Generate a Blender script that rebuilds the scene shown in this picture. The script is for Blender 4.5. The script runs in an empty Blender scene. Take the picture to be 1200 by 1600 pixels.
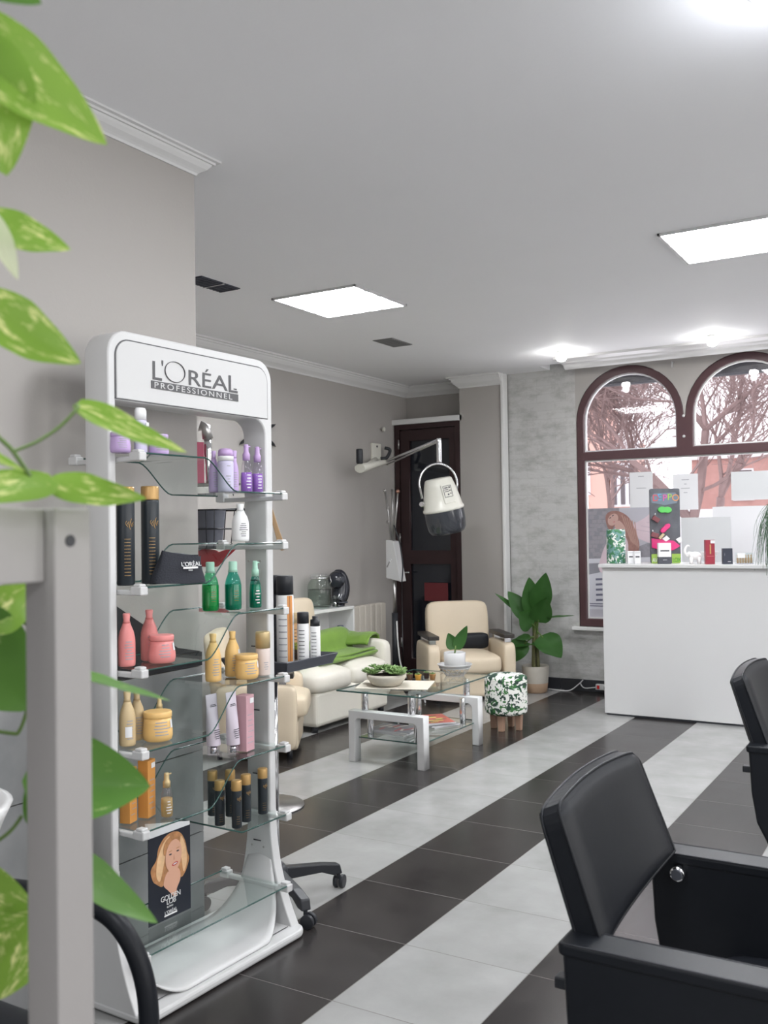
import bpy, bmesh, math, random
from mathutils import Vector, Matrix, Euler
PI = math.pi
random.seed(7)
S = bpy.context.scene
C = S.collection

# ------------------------------------------------------------------ camera
cam_d = bpy.data.cameras.new('camera')
cam = bpy.data.objects.new('camera', cam_d); C.objects.link(cam)
# axes of the camera in the room (x right, y down, z forward)
AX = Vector((0.85733232, 0.51456168, -0.01440758))
AY = Vector((-0.02229064, 0.00914776, -0.99970968))
AZ = Vector((-0.51428049, 0.85740457, 0.01931258))
rot = Matrix((AX, -AY, -AZ)).transposed()
cam.matrix_world = Matrix.Translation((0, 0, 1.424)) @ rot.to_4x4()
cam_d.sensor_width = 36; cam_d.sensor_fit = 'AUTO'
cam_d.lens = 1499.65/1600*36
cam_d.clip_start = 0.02; cam_d.clip_end = 300
cam_d.dof.use_dof = True; cam_d.dof.focus_distance = 4.2; cam_d.dof.aperture_fstop = 6.5
S.camera = cam

# ------------------------------------------------------------------ view + world
S.view_settings.view_transform = 'Standard'
try: S.view_settings.look = 'None'
except Exception: pass
S.view_settings.gamma = 1.0
S.view_settings.use_curve_mapping = False
S.view_settings.exposure = 0.68
W = bpy.data.worlds.new('overcast_sky'); S.world = W; W.use_nodes = True
bg = W.node_tree.nodes['Background']
bg.inputs[0].default_value = (0.93, 0.92, 0.97, 1); bg.inputs[1].default_value = 1.7

def area(name, loc, size, power, col=(1, 1, 1), rotx=0, sizey=None, rotz=0):
    l = bpy.data.lights.new(name, 'AREA'); l.energy = power; l.color = col; l.size = size
    if sizey: l.shape = 'RECTANGLE'; l.size_y = sizey
    o = bpy.data.objects.new(name, l); C.objects.link(o); o.location = loc; o.rotation_euler = (rotx, 0, rotz)
    return o
CZ = 2.834
PANEL = 66
# the ceiling panels that are outside the picture still light the salon
for x, y in ((-0.92, 2.6), (1.4, 4.9), (1.4, 2.6), (-0.92, 0.2), (1.4, 0.2), (-0.92, -2.2), (1.4, -2.2), (-1.2, 7.0), (1.4, 7.0)):
    area('ceiling_panel_light', (x, y, CZ-0.03), 0.57, 14 if y > 6 else 15, (0.95, 0.97, 1.0))
# added unseen fill lights on the right and rear that brighten the ceiling
for y in (-0.4, 1.6, 3.6, 5.6): area('right_fill_light', (2.93, y, 1.7), 0.9, 13, (1.0, 0.98, 0.96), PI/2, 1.3, PI/2)
area('rear_fill_light', (0.0, -3.95, 1.5), 4.6, 14, (0.96, 0.97, 1.0), PI/2, 2.2)
# daylight entering through the shop window
area('window_daylight', (-1.0, 8.32, 1.7), 3.6, 30, (0.95, 0.96, 1.0), -PI/2, 2.0)

# ------------------------------------------------------------------ materials
def mat(name, col, rough=0.5, metal=0.0, spec=0.5, emit=None, es=0, trans=0, ior=1.45, coat=0, sheen=0, sub=0):
    m = bpy.data.materials.new(name); m.use_nodes = True
    b = m.node_tree.nodes['Principled BSDF']
    b.inputs['Base Color'].default_value = (*col, 1)
    b.inputs['Roughness'].default_value = rough
    b.inputs['Metallic'].default_value = metal
    b.inputs['Specular IOR Level'].default_value = spec
    b.inputs['IOR'].default_value = ior
    b.inputs['Transmission Weight'].default_value = trans
    b.inputs['Coat Weight'].default_value = coat
    b.inputs['Sheen Weight'].default_value = sheen
    if emit: b.inputs['Emission Color'].default_value = (*emit, 1); b.inputs['Emission Strength'].default_value = es
    return m
def N(m, t, **kw):
    n = m.node_tree.nodes.new(t)
    for k, v in kw.items(): setattr(n, k, v)
    return n
def lk(m, a, b): m.node_tree.links.new(a, b)
def noisy(m, scale=8, amt=0.08, bump=0.0, coord='Object', detail=4, bscale=None, dist=0.01):
    """colour mottling and a little relief on a principled material"""
    b = m.node_tree.nodes['Principled BSDF']
    tc = N(m, 'ShaderNodeTexCoord'); nz = N(m, 'ShaderNodeTexNoise')
    nz.inputs['Scale'].default_value = scale; nz.inputs['Detail'].default_value = detail
    lk(m, tc.outputs[coord], nz.inputs['Vector'])
    c = b.inputs['Base Color'].default_value[:]
    r = N(m, 'ShaderNodeMix', data_type='RGBA')
    r.inputs[6].default_value = (*[x*(1-amt) for x in c[:3]], 1)
    r.inputs[7].default_value = (*[min(1, x*(1+amt)) for x in c[:3]], 1)
    lk(m, nz.outputs[0], r.inputs[0]); lk(m, r.outputs[2], b.inputs['Base Color'])
    if bump:
        n2 = N(m, 'ShaderNodeTexNoise'); n2.inputs['Scale'].default_value = bscale or scale*6
        lk(m, tc.outputs[coord], n2.inputs['Vector'])
        bp = N(m, 'ShaderNodeBump'); bp.inputs['Strength'].default_value = bump; bp.inputs['Distance'].default_value = dist
        lk(m, n2.outputs[0], bp.inputs['Height']); lk(m, bp.outputs[0], b.inputs['Normal'])
    return m
def glass(name, tint=(0.9, 0.95, 0.93), refl=1.0, dens=None):
    """thin clear glass: fresnel reflection over a tinted see-through"""
    m = bpy.data.materials.new(name); m.use_nodes = True
    nt = m.node_tree; nt.nodes.clear()
    o = N(m, 'ShaderNodeOutputMaterial'); mx = N(m, 'ShaderNodeMixShader'); t = N(m, 'ShaderNodeBsdfTransparent'); lw = N(m, 'ShaderNodeLayerWeight'); lw.inputs[0].default_value = 0.5; pw = N(m, 'ShaderNodeMath', operation='POWER'); pw.inputs[1].default_value = 4.5
    g = N(m, 'ShaderNodeBsdfGlossy'); f = N(m, 'ShaderNodeMath', operation='MULTIPLY_ADD'); f.inputs[1].default_value = 0.9; f.inputs[2].default_value = 0.045; lk(m, lw.outputs['Facing'], pw.inputs[0]); lk(m, pw.outputs[0], f.inputs[0])
    t.inputs[0].default_value = (*tint, 1); g.inputs['Roughness'].default_value = 0.02; g.inputs[0].default_value = (refl, refl, refl, 1)
    lk(m, f.outputs[0], mx.inputs[0]); lk(m, t.outputs[0], mx.inputs[1]); lk(m, g.outputs[0], mx.inputs[2]); lk(m, mx.outputs[0], o.inputs[0])
    return m

M = {}
M['white_gloss'] = mat('white_lacquer', (0.62, 0.62, 0.62), 0.28)
M['white_plastic'] = mat('white_plastic', (0.58, 0.58, 0.58), 0.35)
M['white_paint'] = noisy(mat('white_paint', (0.72, 0.72, 0.71), 0.5), 3, 0.03)
M['ceiling'] = noisy(mat('ceiling_paint', (0.885, 0.89, 0.91), 0.75), 1.5, 0.02, 0.03, bscale=60)
M['wall'] = noisy(mat('greige_wall_paint', (0.405, 0.385, 0.365), 0.7), 2, 0.03, 0.05, bscale=90)
M['cornice'] = mat('cornice_plaster', (0.70, 0.70, 0.70), 0.6)
M['chrome'] = mat('chrome', (0.75, 0.75, 0.77), 0.12, 1.0)
M['steel'] = noisy(mat('brushed_steel', (0.5, 0.49, 0.48), 0.3, 1.0), 20, 0.06)
M['black_plastic'] = noisy(mat('black_plastic', (0.02, 0.022, 0.027), 0.4), 20, 0.1)
M['dark_grey'] = noisy(mat('dark_grey_plastic', (0.06, 0.065, 0.08), 0.45), 20, 0.1)
M['leather'] = noisy(mat('black_leatherette', (0.009, 0.0105, 0.014), 0.42, spec=0.28), 12, 0.1, 0.12, bscale=420, dist=0.002)
M['stitch'] = mat('grey_piping', (0.05, 0.052, 0.06), 0.5)
M['cream'] = noisy(mat('cream_leatherette', (0.66, 0.56, 0.42), 0.45), 6, 0.05, 0.08, bscale=200, dist=0.003)
M['sofa_white'] = noisy(mat('ivory_leatherette', (0.74, 0.71, 0.63), 0.5), 5, 0.05, 0.25, bscale=14, dist=0.01)
M['green_throw'] = noisy(mat('lime_green_fleece', (0.17, 0.30, 0.045), 0.9, sheen=0.2), 14, 0.12, 0.4, bscale=160, dist=0.004)
M['green_cushion'] = noisy(mat('grass_green_fabric', (0.16, 0.30, 0.06), 0.85), 10, 0.15, 0.3, bscale=30)
M['dark_wood'] = noisy(mat('dark_wood', (0.03, 0.025, 0.022), 0.4), 10, 0.2)
M['window_wood'] = noisy(mat('mahogany_frame', (0.075, 0.034, 0.038), 0.4), 12, 0.15)
M['door_wood'] = noisy(mat('dark_red_door', (0.032, 0.016, 0.017), 0.25), 6, 0.2)
M['glass_shelf'] = glass('shelf_glass', (0.86, 0.92, 0.90))
M['glass_clear'] = glass('clear_glass', (0.96, 0.98, 0.98))
M['glass_window'] = glass('window_glass', (0.97, 0.96, 0.97), 0.7)
M['glass_edge'] = mat('green_glass_edge', (0.03, 0.08, 0.07), 0.1)
M['paper'] = noisy(mat('white_paper', (0.72, 0.72, 0.74), 0.8), 6, 0.02)
M['grey_board'] = noisy(mat('pale_grey_board', (0.6, 0.61, 0.62), 0.7), 4, 0.02)
M['grey_ink'] = mat('grey_print', (0.35, 0.35, 0.38), 0.7)
M['dark_ink'] = mat('dark_print', (0.05, 0.05, 0.06), 0.6)
M['logo_grey'] = mat('logo_grey', (0.09, 0.09, 0.095), 0.5)
M['gold'] = noisy(mat('gold_plastic', (0.50, 0.31, 0.12), 0.35, 0.35), 30, 0.05)
M['pot_cream'] = noisy(mat('cream_ceramic', (0.52, 0.49, 0.43), 0.6), 20, 0.08)
M['pot_tan'] = noisy(mat('tan_ceramic', (0.35, 0.24, 0.16), 0.7), 20, 0.1)
M['light_wood'] = noisy(mat('light_wood', (0.5, 0.33, 0.18), 0.5), 12, 0.15)
M['stool_wood'] = noisy(mat('beech_leg', (0.38, 0.24, 0.17), 0.5), 12, 0.15)
M['soil'] = noisy(mat('potting_soil', (0.05, 0.035, 0.025), 0.95), 60, 0.4, 0.5)
M['stem'] = noisy(mat('green_stem', (0.10, 0.17, 0.04), 0.5), 20, 0.2)
M['trunk_stem'] = noisy(mat('brown_green_stalk', (0.12, 0.12, 0.05), 0.6), 20, 0.3)

def leaf_mat(name, g1, g2, trans, scale=6, varieg=None, vth=0.6):
    m = mat(name, g1, 0.42, spec=0.4)
    b = m.node_tree.nodes['Principled BSDF']; o = m.node_tree.nodes['Material Output']
    tc = N(m, 'ShaderNodeTexCoord'); nz = N(m, 'ShaderNodeTexNoise'); nz.inputs['Scale'].default_value = scale; nz.inputs['Detail'].default_value = 3
    lk(m, tc.outputs['Object'], nz.inputs['Vector'])
    mx = N(m, 'ShaderNodeMix', data_type='RGBA'); mx.inputs[6].default_value = (*g1, 1); mx.inputs[7].default_value = (*g2, 1)
    lk(m, nz.outputs[0], mx.inputs[0]); col = mx.outputs[2]
    if varieg:
        mp = N(m, 'ShaderNodeMapping'); mp.inputs['Scale'].default_value = (1.0, 1.0, 1.0)
        uv = N(m, 'ShaderNodeUVMap'); lk(m, uv.outputs[0], mp.inputs[0]); mp.inputs['Scale'].default_value = (3.0, 5.0, 1)
        oi = N(m, 'ShaderNodeObjectInfo'); ad = N(m, 'ShaderNodeVectorMath', operation='ADD')
        sc = N(m, 'ShaderNodeMath', operation='MULTIPLY'); sc.inputs[1].default_value = 37.0
        lk(m, oi.outputs['Random'], sc.inputs[0]); lk(m, mp.outputs[0], ad.inputs[0]); lk(m, sc.outputs[0], ad.inputs[1])
        n2 = N(m, 'ShaderNodeTexNoise'); n2.inputs['Scale'].default_value = 1.0; n2.inputs['Detail'].default_value = 5; n2.inputs['Roughness'].default_value = 0.7
        lk(m, ad.outputs[0], n2.inputs['Vector'])
        cr = N(m, 'ShaderNodeValToRGB'); cr.color_ramp.elements[0].position = vth-0.05; cr.color_ramp.elements[1].position = vth+0.06
        lk(m, n2.outputs[0], cr.inputs[0])
        m2 = N(m, 'ShaderNodeMix', data_type='RGBA'); m2.inputs[7].default_value = (*varieg, 1)
        lk(m, cr.outputs[0], m2.inputs[0]); lk(m, col, m2.inputs[6]); col = m2.outputs[2]
    lk(m, col, b.inputs['Base Color'])
    t = N(m, 'ShaderNodeBsdfTranslucent'); lk(m, col, t.inputs[0])
    ms = N(m, 'ShaderNodeMixShader'); ms.inputs[0].default_value = trans
    lk(m, b.outputs[0], ms.inputs[1]); lk(m, t.outputs[0], ms.inputs[2]); lk(m, ms.outputs[0], o.inputs[0])
    return m
M['pothos'] = leaf_mat('pothos_leaf', (0.17, 0.33, 0.035), (0.28, 0.46, 0.075), 0.45, 9, (0.78, 0.80, 0.34), 0.585)
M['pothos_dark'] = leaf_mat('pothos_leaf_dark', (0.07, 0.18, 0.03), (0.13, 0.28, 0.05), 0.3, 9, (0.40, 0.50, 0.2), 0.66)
M['pothos_pale'] = leaf_mat('pothos_leaf_pale', (0.55, 0.62, 0.35), (0.85, 0.85, 0.75), 0.4, 5)
M['broad_leaf'] = leaf_mat('broad_green_leaf', (0.022, 0.075, 0.016), (0.05, 0.15, 0.03), 0.2, 5)
M['succulent'] = leaf_mat('succulent_leaf', (0.10, 0.19, 0.06), (0.24, 0.36, 0.13), 0.1, 30)
M['strand'] = leaf_mat('strap_leaf', (0.025, 0.08, 0.035), (0.05, 0.15, 0.05), 0.15, 5)

# ------------------------------------------------------------------ object helpers
def link(o): C.objects.link(o); return o
def tag(o, label=None, cat=None, group=None, kind=None):
    if label: o['label'] = label
    if cat: o['category'] = cat
    if group: o['group'] = group
    if kind: o['kind'] = kind
    return o
def thing(name, label, cat, loc=(0, 0, 0), rz=0, group=None):
    o = link(bpy.data.objects.new(name, None)); o.location = loc; o.rotation_euler = (0, 0, rz)
    o.empty_display_size = 0.05
    return tag(o, label, cat, group)
def copy_thing(src, loc, rz=None, label=None, scale=None):
    r = link(src.copy()); r.location = loc
    if rz is not None: r.rotation_euler = (0, 0, rz)
    if scale: r.scale = scale if not isinstance(scale, (int, float)) else (scale,)*3
    if label: r['label'] = label
    for ch in src.children:
        c = link(ch.copy()); c.parent = r
        for g in ch.children:
            d = link(g.copy()); d.parent = c
    return r

class MB:
    """collects simple solids into one mesh"""
    def __init__(s): s.bm = bmesh.new(); s.mi = 0; s.M = Matrix()
    def _new(s, vs): 
        fs = set(f for v in vs for f in v.link_faces)
        for f in fs: f.material_index = s.mi
    def v(s, p): return s.bm.verts.new(s.M @ Vector(p))
    def box(s, c, d, rz=0, rot=None, taper=1.0):
        R = rot if rot is not None else Matrix.Rotation(rz, 4, 'Z')
        T = Matrix.Translation(c) @ R
        hx, hy, hz = d[0]/2, d[1]/2, d[2]/2
        P = []
        for z in (-hz, hz):
            k = taper if z > 0 else 1
            for x, y in ((-hx, -hy), (hx, -hy), (hx, hy), (-hx, hy)): P.append(s.v(T @ Vector((x*k, y*k, z))))
        for f in ((3, 2, 1, 0), (4, 5, 6, 7), (0, 1, 5, 4), (1, 2, 6, 5), (2, 3, 7, 6), (3, 0, 4, 7)):
            s.bm.faces.new([P[i] for i in f]).material_index = s.mi
        return s
    def lathe(s, prof, n=24, c=(0, 0, 0), sx=1, sy=1, rot=None, cap=True):
        T = Matrix.Translation(c) @ (rot if rot is not None else Matrix())
        rings = []
        for r, z in prof:
            rings.append([s.v(T @ Vector((r*math.cos(2*PI*i/n)*sx, r*math.sin(2*PI*i/n)*sy, z))) for i in range(n)])
        for a, b in zip(rings, rings[1:]):
            for i in range(n):
                f = s.bm.faces.new((a[i], a[(i+1) % n], b[(i+1) % n], b[i])); f.material_index = s.mi; f.smooth = True
        if cap:
            if prof[0][0] > 1e-5: s.bm.faces.new(list(reversed(rings[0]))).material_index = s.mi
            if prof[-1][0] > 1e-5: s.bm.faces.new(rings[-1]).material_index = s.mi
        return s
    def cyl(s, c, r, h, n=20, rot=None, r2=None):
        return s.lathe([(r, -h/2), (r2 if r2 is not None else r, h/2)], n, c, rot=rot)
    def tube(s, pts, r, n=8, closed=False, r_end=None, flat=1.0):
        pts = [Vector(p) for p in pts]; m = len(pts); rings = []
        up = Vector((0, 0, 1)); prev = None
        for i, p in enumerate(pts):
            if closed: d = pts[(i+1) % m]-pts[i-1]
            else: d = pts[min(i+1, m-1)]-pts[max(i-1, 0)]
            d.normalize()
            if prev is None:
                a = d.cross(up)
                if a.length < 1e-3: a = d.cross(Vector((1, 0, 0)))
            else: a = prev - d*prev.dot(d)
            a.normalize(); prev = a; b = d.cross(a)
            rr = r(i/(m-1)) if callable(r) else (r if r_end is None else r+(r_end-r)*i/(m-1))
            rings.append([s.v(p+(a*math.cos(2*PI*k/n)+b*math.sin(2*PI*k/n)*flat)*rr) for k in range(n)])
        prs = list(zip(rings, rings[1:])) + ([(rings[-1], rings[0])] if closed else [])
        for a, b in prs:
            for k in range(n):
                f = s.bm.faces.new((a[k], a[(k+1) % n], b[(k+1) % n], b[k])); f.material_index = s.mi; f.smooth = True
        if not closed:
            s.bm.faces.new(list(reversed(rings[0]))).material_index = s.mi; s.bm.faces.new(rings[-1]).material_index = s.mi
        return s
    def prism(s, poly, axis, a0, a1):
        """polygon (2-D points) pushed out along an axis: 'x' -> (y,z), 'y' -> (x,z), 'z' -> (x,y)"""
        def P(q, a):
            return {'x': (a, q[0], q[1]), 'y': (q[0], a, q[1]), 'z': (q[0], q[1], a)}[axis]
        A = [s.v(P(q, a0)) for q in poly]; B = [s.v(P(q, a1)) for q in poly]; n = len(poly)
        s.bm.faces.new(A).material_index = s.mi; s.bm.faces.new(list(reversed(B))).material_index = s.mi
        for i in range(n): s.bm.faces.new((A[i], B[i], B[(i+1) % n], A[(i+1) % n])).material_index = s.mi
        return s
    def grid(s, fn, nu, nv, smooth=True, close_u=False):
        V = [[s.v(fn(i/nu, j/nv)) for j in range(nv+1)] for i in range(nu+(0 if close_u else 1))]
        for i in range(nu):
            for j in range(nv):
                i2 = (i+1) % nu if close_u else i+1
                f = s.bm.faces.new((V[i][j], V[i2][j], V[i2][j+1], V[i][j+1])); f.material_index = s.mi; f.smooth = smooth
        return s
    def ellipsoid(s, c, r, n=16, m=10, rot=None):
        prof = [(max(1e-4, math.sin(PI*i/m)), -math.cos(PI*i/m)) for i in range(m+1)]
        T = Matrix.Translation(c) @ (rot if rot is not None else Matrix()) @ Matrix.Diagonal((r[0], r[1], r[2], 1))
        old = s.M; s.M = old @ T; s.lathe(prof, n, cap=False); s.M = old; return s
    def build(s, name, mats, parent=None, bevel=0, seg=2, smooth=False, solid=0, sub=0, loc=None, fixn=True):
        if fixn: bmesh.ops.recalc_face_normals(s.bm, faces=s.bm.faces)
        me = bpy.data.meshes.new(name); s.bm.to_mesh(me); s.bm.free()
        for m_ in (mats if isinstance(mats, (list, tuple)) else [mats]): me.materials.append(m_)
        if smooth:
            for p in me.polygons: p.use_smooth = True
        o = link(bpy.data.objects.new(name, me))
        if parent is not None: o.parent = parent
        if loc: o.location = loc
        if solid:
            md = o.modifiers.new('thickness', 'SOLIDIFY'); md.thickness = solid; md.offset = 0
        if bevel:
            md = o.modifiers.new('bevel', 'BEVEL'); md.width = bevel; md.segments = seg; md.limit_method = 'ANGLE'; md.angle_limit = math.radians(40)
            md.harden_normals = False
        if sub:
            md = o.modifiers.new('sub', 'SUBSURF'); md.levels = sub; md.render_levels = sub
        return o
def B(name, c, d, m, parent=None, bevel=0.0, rz=0, rot=None, seg=2):
    return MB().box(c, d, rz, rot).build(name, m, parent, bevel, seg)
def T(name, pts, r, m, parent=None, n=8, **k): return MB().tube(pts, r, n, **k).build(name, m, parent)
def arc_pts(c, r, a0, a1, n, plane='xy'):
    out = []
    for i in range(n+1):
        a = a0+(a1-a0)*i/n; x, y = r*math.cos(a), r*math.sin(a)
        out.append({'xy': (c[0]+x, c[1]+y, c[2]), 'xz': (c[0]+x, c[1], c[2]+y), 'yz': (c[0], c[1]+x, c[2]+y)}[plane])
    return out
def bez(pts, n=12):
    """smooth curve through points"""
    P = [Vector(p) for p in pts]; out = []
    for i in range(len(P)-1):
        p0 = P[max(i-1, 0)]; p1 = P[i]; p2 = P[i+1]; p3 = P[min(i+2, len(P)-1)]
        for k in range(n):
            t = k/n
            out.append(0.5*((2*p1)+(-p0+p2)*t+(2*p0-5*p1+4*p2-p3)*t*t+(-p0+3*p1-3*p2+p3)*t**3))
    out.append(P[-1]); return out
def text(name, s, size, m, parent, loc, R, ext=0.0008, space=1.0, align='LEFT', sx=1.0):
    c = bpy.data.curves.new(name, 'FONT'); c.body = s; c.size = size; c.extrude = ext; c.space_character = space; c.align_x = align
    tmp = bpy.data.objects.new('tmp_text', c); C.objects.link(tmp)
    dg = bpy.context.evaluated_depsgraph_get(); me = bpy.data.meshes.new_from_object(tmp.evaluated_get(dg))
    bpy.data.objects.remove(tmp); bpy.data.curves.remove(c)
    me.name = name; me.transform(Matrix.Translation(loc) @ R.to_4x4() @ Matrix.Diagonal((sx, 1, 1, 1)))
    me.materials.clear(); me.materials.append(m)
    o = link(bpy.data.objects.new(name, me)); o.parent = parent
    return o
def rrect(x0, x1, y0, y1, r, n=5):
    pts = []
    for cx, cy, a in ((x1-r, y0+r, -PI/2), (x1-r, y1-r, 0), (x0+r, y1-r, PI/2), (x0+r, y0+r, PI)):
        for i in range(n+1): pts.append((cx+r*math.cos(a+PI/2*i/n), cy+r*math.sin(a+PI/2*i/n)))
    return pts
def leaf(name, Bp, Tp, width, normal, m, parent, fold=0.15, droop=0.15, heart=0.35, nu=14, nv=6, wave=0.0, thick=0.0):
    """a leaf blade from base to tip, folded along its midrib and drooping, with a heart-shaped base"""
    Bp, Tp = Vector(Bp), Vector(Tp); L = (Tp-Bp).length; d = (Tp-Bp).normalized()
    n = Vector(normal); n = (n-d*n.dot(d)).normalized(); w = d.cross(n)
    bm = bmesh.new(); uvl = bm.loops.layers.uv.new('UVMap'); G = []
    for i in range(nu+1):
        t = i/nu; row = []
        prof = (math.sin(PI*min(1, t)**0.62)**0.75) if t < 1 else 0
        prof = max(prof, 0.0)
        hw = width/2*prof*(1-0.15*t)
        for j in range(-nv, nv+1):
            a = j/nv
            back = -heart*L*0.35*(abs(a)**1.5)*max(0, 1-t*3.0)
            p = Bp+d*(L*t+back)+w*(hw*a)
            p += n*(-droop*L*(4*(t-0.5)**2-1)*0.25*(-1) - droop*L*0.5*t*t + fold*hw*abs(a)**1.3 + wave*hw*math.sin(t*14+a*3)*abs(a))
            row.append(bm.verts.new(p))
        G.append(row)
    for i in range(nu):
        for j in range(2*nv):
            vs = (G[i][j], G[i+1][j], G[i+1][j+1], G[i][j+1])
            try: f = bm.faces.new(vs)
            except Exception: continue
            f.smooth = True
            for lp, (a, b) in zip(f.loops, ((i, j), (i+1, j), (i+1, j+1), (i, j+1))): lp[uvl].uv = (a/nu, b/(2*nv))
    bmesh.ops.remove_doubles(bm, verts=bm.verts, dist=1e-5)
    me = bpy.data.meshes.new(name); bm.to_mesh(me); bm.free(); me.materials.append(m)
    o = link(bpy.data.objects.new(name, me)); o.parent = parent
    if thick:
        md = o.modifiers.new('thickness', 'SOLIDIFY'); md.thickness = thick; md.offset = 0
    return o
# ================================================================== STRUCTURE
def struct(o): o['kind'] = 'structure'; return o
def shape2d(name, polys, y, depth, m, parent=None, bevel=0.0, flip=False):
    """outline (first) with holes (others), points (x,z), pushed out along y"""
    c = bpy.data.curves.new(name, 'CURVE'); c.dimensions = '2D'; c.fill_mode = 'BOTH'; c.extrude = depth/2-bevel; c.bevel_depth = bevel; c.bevel_resolution = 1; c.offset = -bevel
    for P in polys:
        s = c.splines.new('POLY'); s.points.add(len(P)-1)
        for q, p in zip(s.points, P): q.co = (p[0], p[1], 0, 1)
        s.use_cyclic_u = True
    tmp = bpy.data.objects.new('tmp', c); C.objects.link(tmp)
    me = bpy.data.meshes.new_from_object(tmp.evaluated_get(bpy.context.evaluated_depsgraph_get()))
    bpy.data.objects.remove(tmp); bpy.data.curves.remove(c)
    me.name = name; me.transform(Matrix.Translation((0, y, 0)) @ Matrix.Rotation(PI/2, 4, 'X'))
    me.materials.clear(); me.materials.append(m)
    o = link(bpy.data.objects.new(name, me)); o.parent = parent
    return o

# ---- floor: rows of dark and pale square tiles
fm = bpy.data.materials.new('floor_tiles'); fm.use_nodes = True
b = fm.node_tree.nodes['Principled BSDF']
geo = N(fm, 'ShaderNodeTexCoord'); sx = N(fm, 'ShaderNodeSeparateXYZ'); lk(fm, geo.outputs['Object'], sx.inputs[0])
def mth(op, a, b_=None, m=fm):
    n = N(m, 'ShaderNodeMath', operation=op)
    for i, q in enumerate((a, b_)):
        if q is None: continue
        if isinstance(q, (int, float)): n.inputs[i].default_value = q
        else: lk(m, q, n.inputs[i])
    return n.outputs[0]
TP = 0.4515
ux = mth('DIVIDE', mth('ADD', sx.outputs[0], 2.569), TP); uy = mth('DIVIDE', mth('ADD', sx.outputs[1], -2.430+TP*20), TP)
ix = mth('FLOOR', ux); iy = mth('FLOOR', uy)
dark = mth('FLOORED_MODULO', ix, 2.0)
gx = mth('ABSOLUTE', mth('SUBTRACT', mth('FRACT', ux), 0.5)); gy = mth('ABSOLUTE', mth('SUBTRACT', mth('FRACT', uy), 0.5))
gr = mth('GREATER_THAN', mth('MAXIMUM', gx, gy), 0.4965)
cb = N(fm, 'ShaderNodeCombineXYZ'); lk(fm, ix, cb.inputs[0]); lk(fm, iy, cb.inputs[1])
wn = N(fm, 'ShaderNodeTexWhiteNoise'); lk(fm, cb.outputs[0], wn.inputs[0])
vadd = N(fm, 'ShaderNodeVectorMath', operation='MULTIPLY_ADD'); lk(fm, wn.outputs['Color'], vadd.inputs[0]); vadd.inputs[1].default_value = (9, 9, 9); lk(fm, geo.outputs['Object'], vadd.inputs[2])
nz = N(fm, 'ShaderNodeTexNoise'); nz.inputs['Scale'].default_value = 3.5; nz.inputs['Detail'].default_value = 7; nz.inputs['Roughness'].default_value = 0.6; lk(fm, vadd.outputs[0], nz.inputs['Vector'])
crl = N(fm, 'ShaderNodeValToRGB'); crl.color_ramp.elements[0].color = (0.285, 0.285, 0.28, 1); crl.color_ramp.elements[1].color = (0.365, 0.365, 0.36, 1)
crd = N(fm, 'ShaderNodeValToRGB'); crd.color_ramp.elements[0].color = (0.018, 0.016, 0.016, 1); crd.color_ramp.elements[1].color = (0.036, 0.032, 0.031, 1)
for c_ in (crl, crd): c_.color_ramp.elements[0].position = 0.3; c_.color_ramp.elements[1].position = 0.7; lk(fm, nz.outputs[0], c_.inputs[0])
mxt = N(fm, 'ShaderNodeMix', data_type='RGBA'); lk(fm, dark, mxt.inputs[0]); lk(fm, crl.outputs[0], mxt.inputs[6]); lk(fm, crd.outputs[0], mxt.inputs[7])
mxg = N(fm, 'ShaderNodeMix', data_type='RGBA'); lk(fm, gr, mxg.inputs[0]); lk(fm, mxt.outputs[2], mxg.inputs[6]); mxg.inputs[7].default_value = (0.13, 0.12, 0.115, 1)
lk(fm, mxg.outputs[2], b.inputs['Base Color'])
rr = mth('ADD', mth('MULTIPLY', nz.outputs[0], 0.18), mth('MULTIPLY', gr, 0.4)); rr = mth('ADD', rr, 0.14); lk(fm, rr, b.inputs['Roughness'])
b.inputs['Specular IOR Level'].default_value = 0.42
bp = N(fm, 'ShaderNodeBump'); bp.inputs['Strength'].default_value = 0.08; bp.inputs['Distance'].default_value = 0.003
lk(fm, mth('SUBTRACT', nz.outputs[0], gr), bp.inputs['Height']); lk(fm, bp.outputs[0], b.inputs['Normal'])
struct(B('floor', (-1, 2.15, -0.05), (8.2, 12.5, 0.1), fm))

# ---- textured whitewashed stone wall
tw = mat('whitewashed_stone', (0.5, 0.5, 0.49), 0.75)
b = tw.node_tree.nodes['Principled BSDF']; tc = N(tw, 'ShaderNodeTexCoord')
mp = N(tw, 'ShaderNodeMapping'); mp.inputs['Rotation'].default_value = (PI/2, 0, 0); lk(tw, tc.outputs['Object'], mp.inputs[0])
br = N(tw, 'ShaderNodeTexBrick'); br.inputs['Scale'].default_value = 1.0; br.inputs['Brick Width'].default_value = 0.27; br.inputs['Row Height'].default_value = 0.075
br.inputs['Mortar Size'].default_value = 0.006; br.inputs['Mortar Smooth'].default_value = 0.6; br.offset = 0.37
br.inputs['Color1'].default_value = (0.50, 0.50, 0.49, 1); br.inputs['Color2'].default_value = (0.53, 0.53, 0.52, 1); br.inputs['Mortar'].default_value = (0.485, 0.485, 0.475, 1)
lk(tw, mp.outputs[0], br.inputs['Vector'])
mp2 = N(tw, 'ShaderNodeMapping'); mp2.inputs['Scale'].default_value = (5, 5, 9); lk(tw, tc.outputs['Object'], mp2.inputs[0])
n1 = N(tw, 'ShaderNodeTexNoise'); n1.inputs['Scale'].default_value = 1.2; n1.inputs['Detail'].default_value = 9; n1.inputs['Roughness'].default_value = 0.7; lk(tw, mp2.outputs[0], n1.inputs['Vector'])
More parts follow.
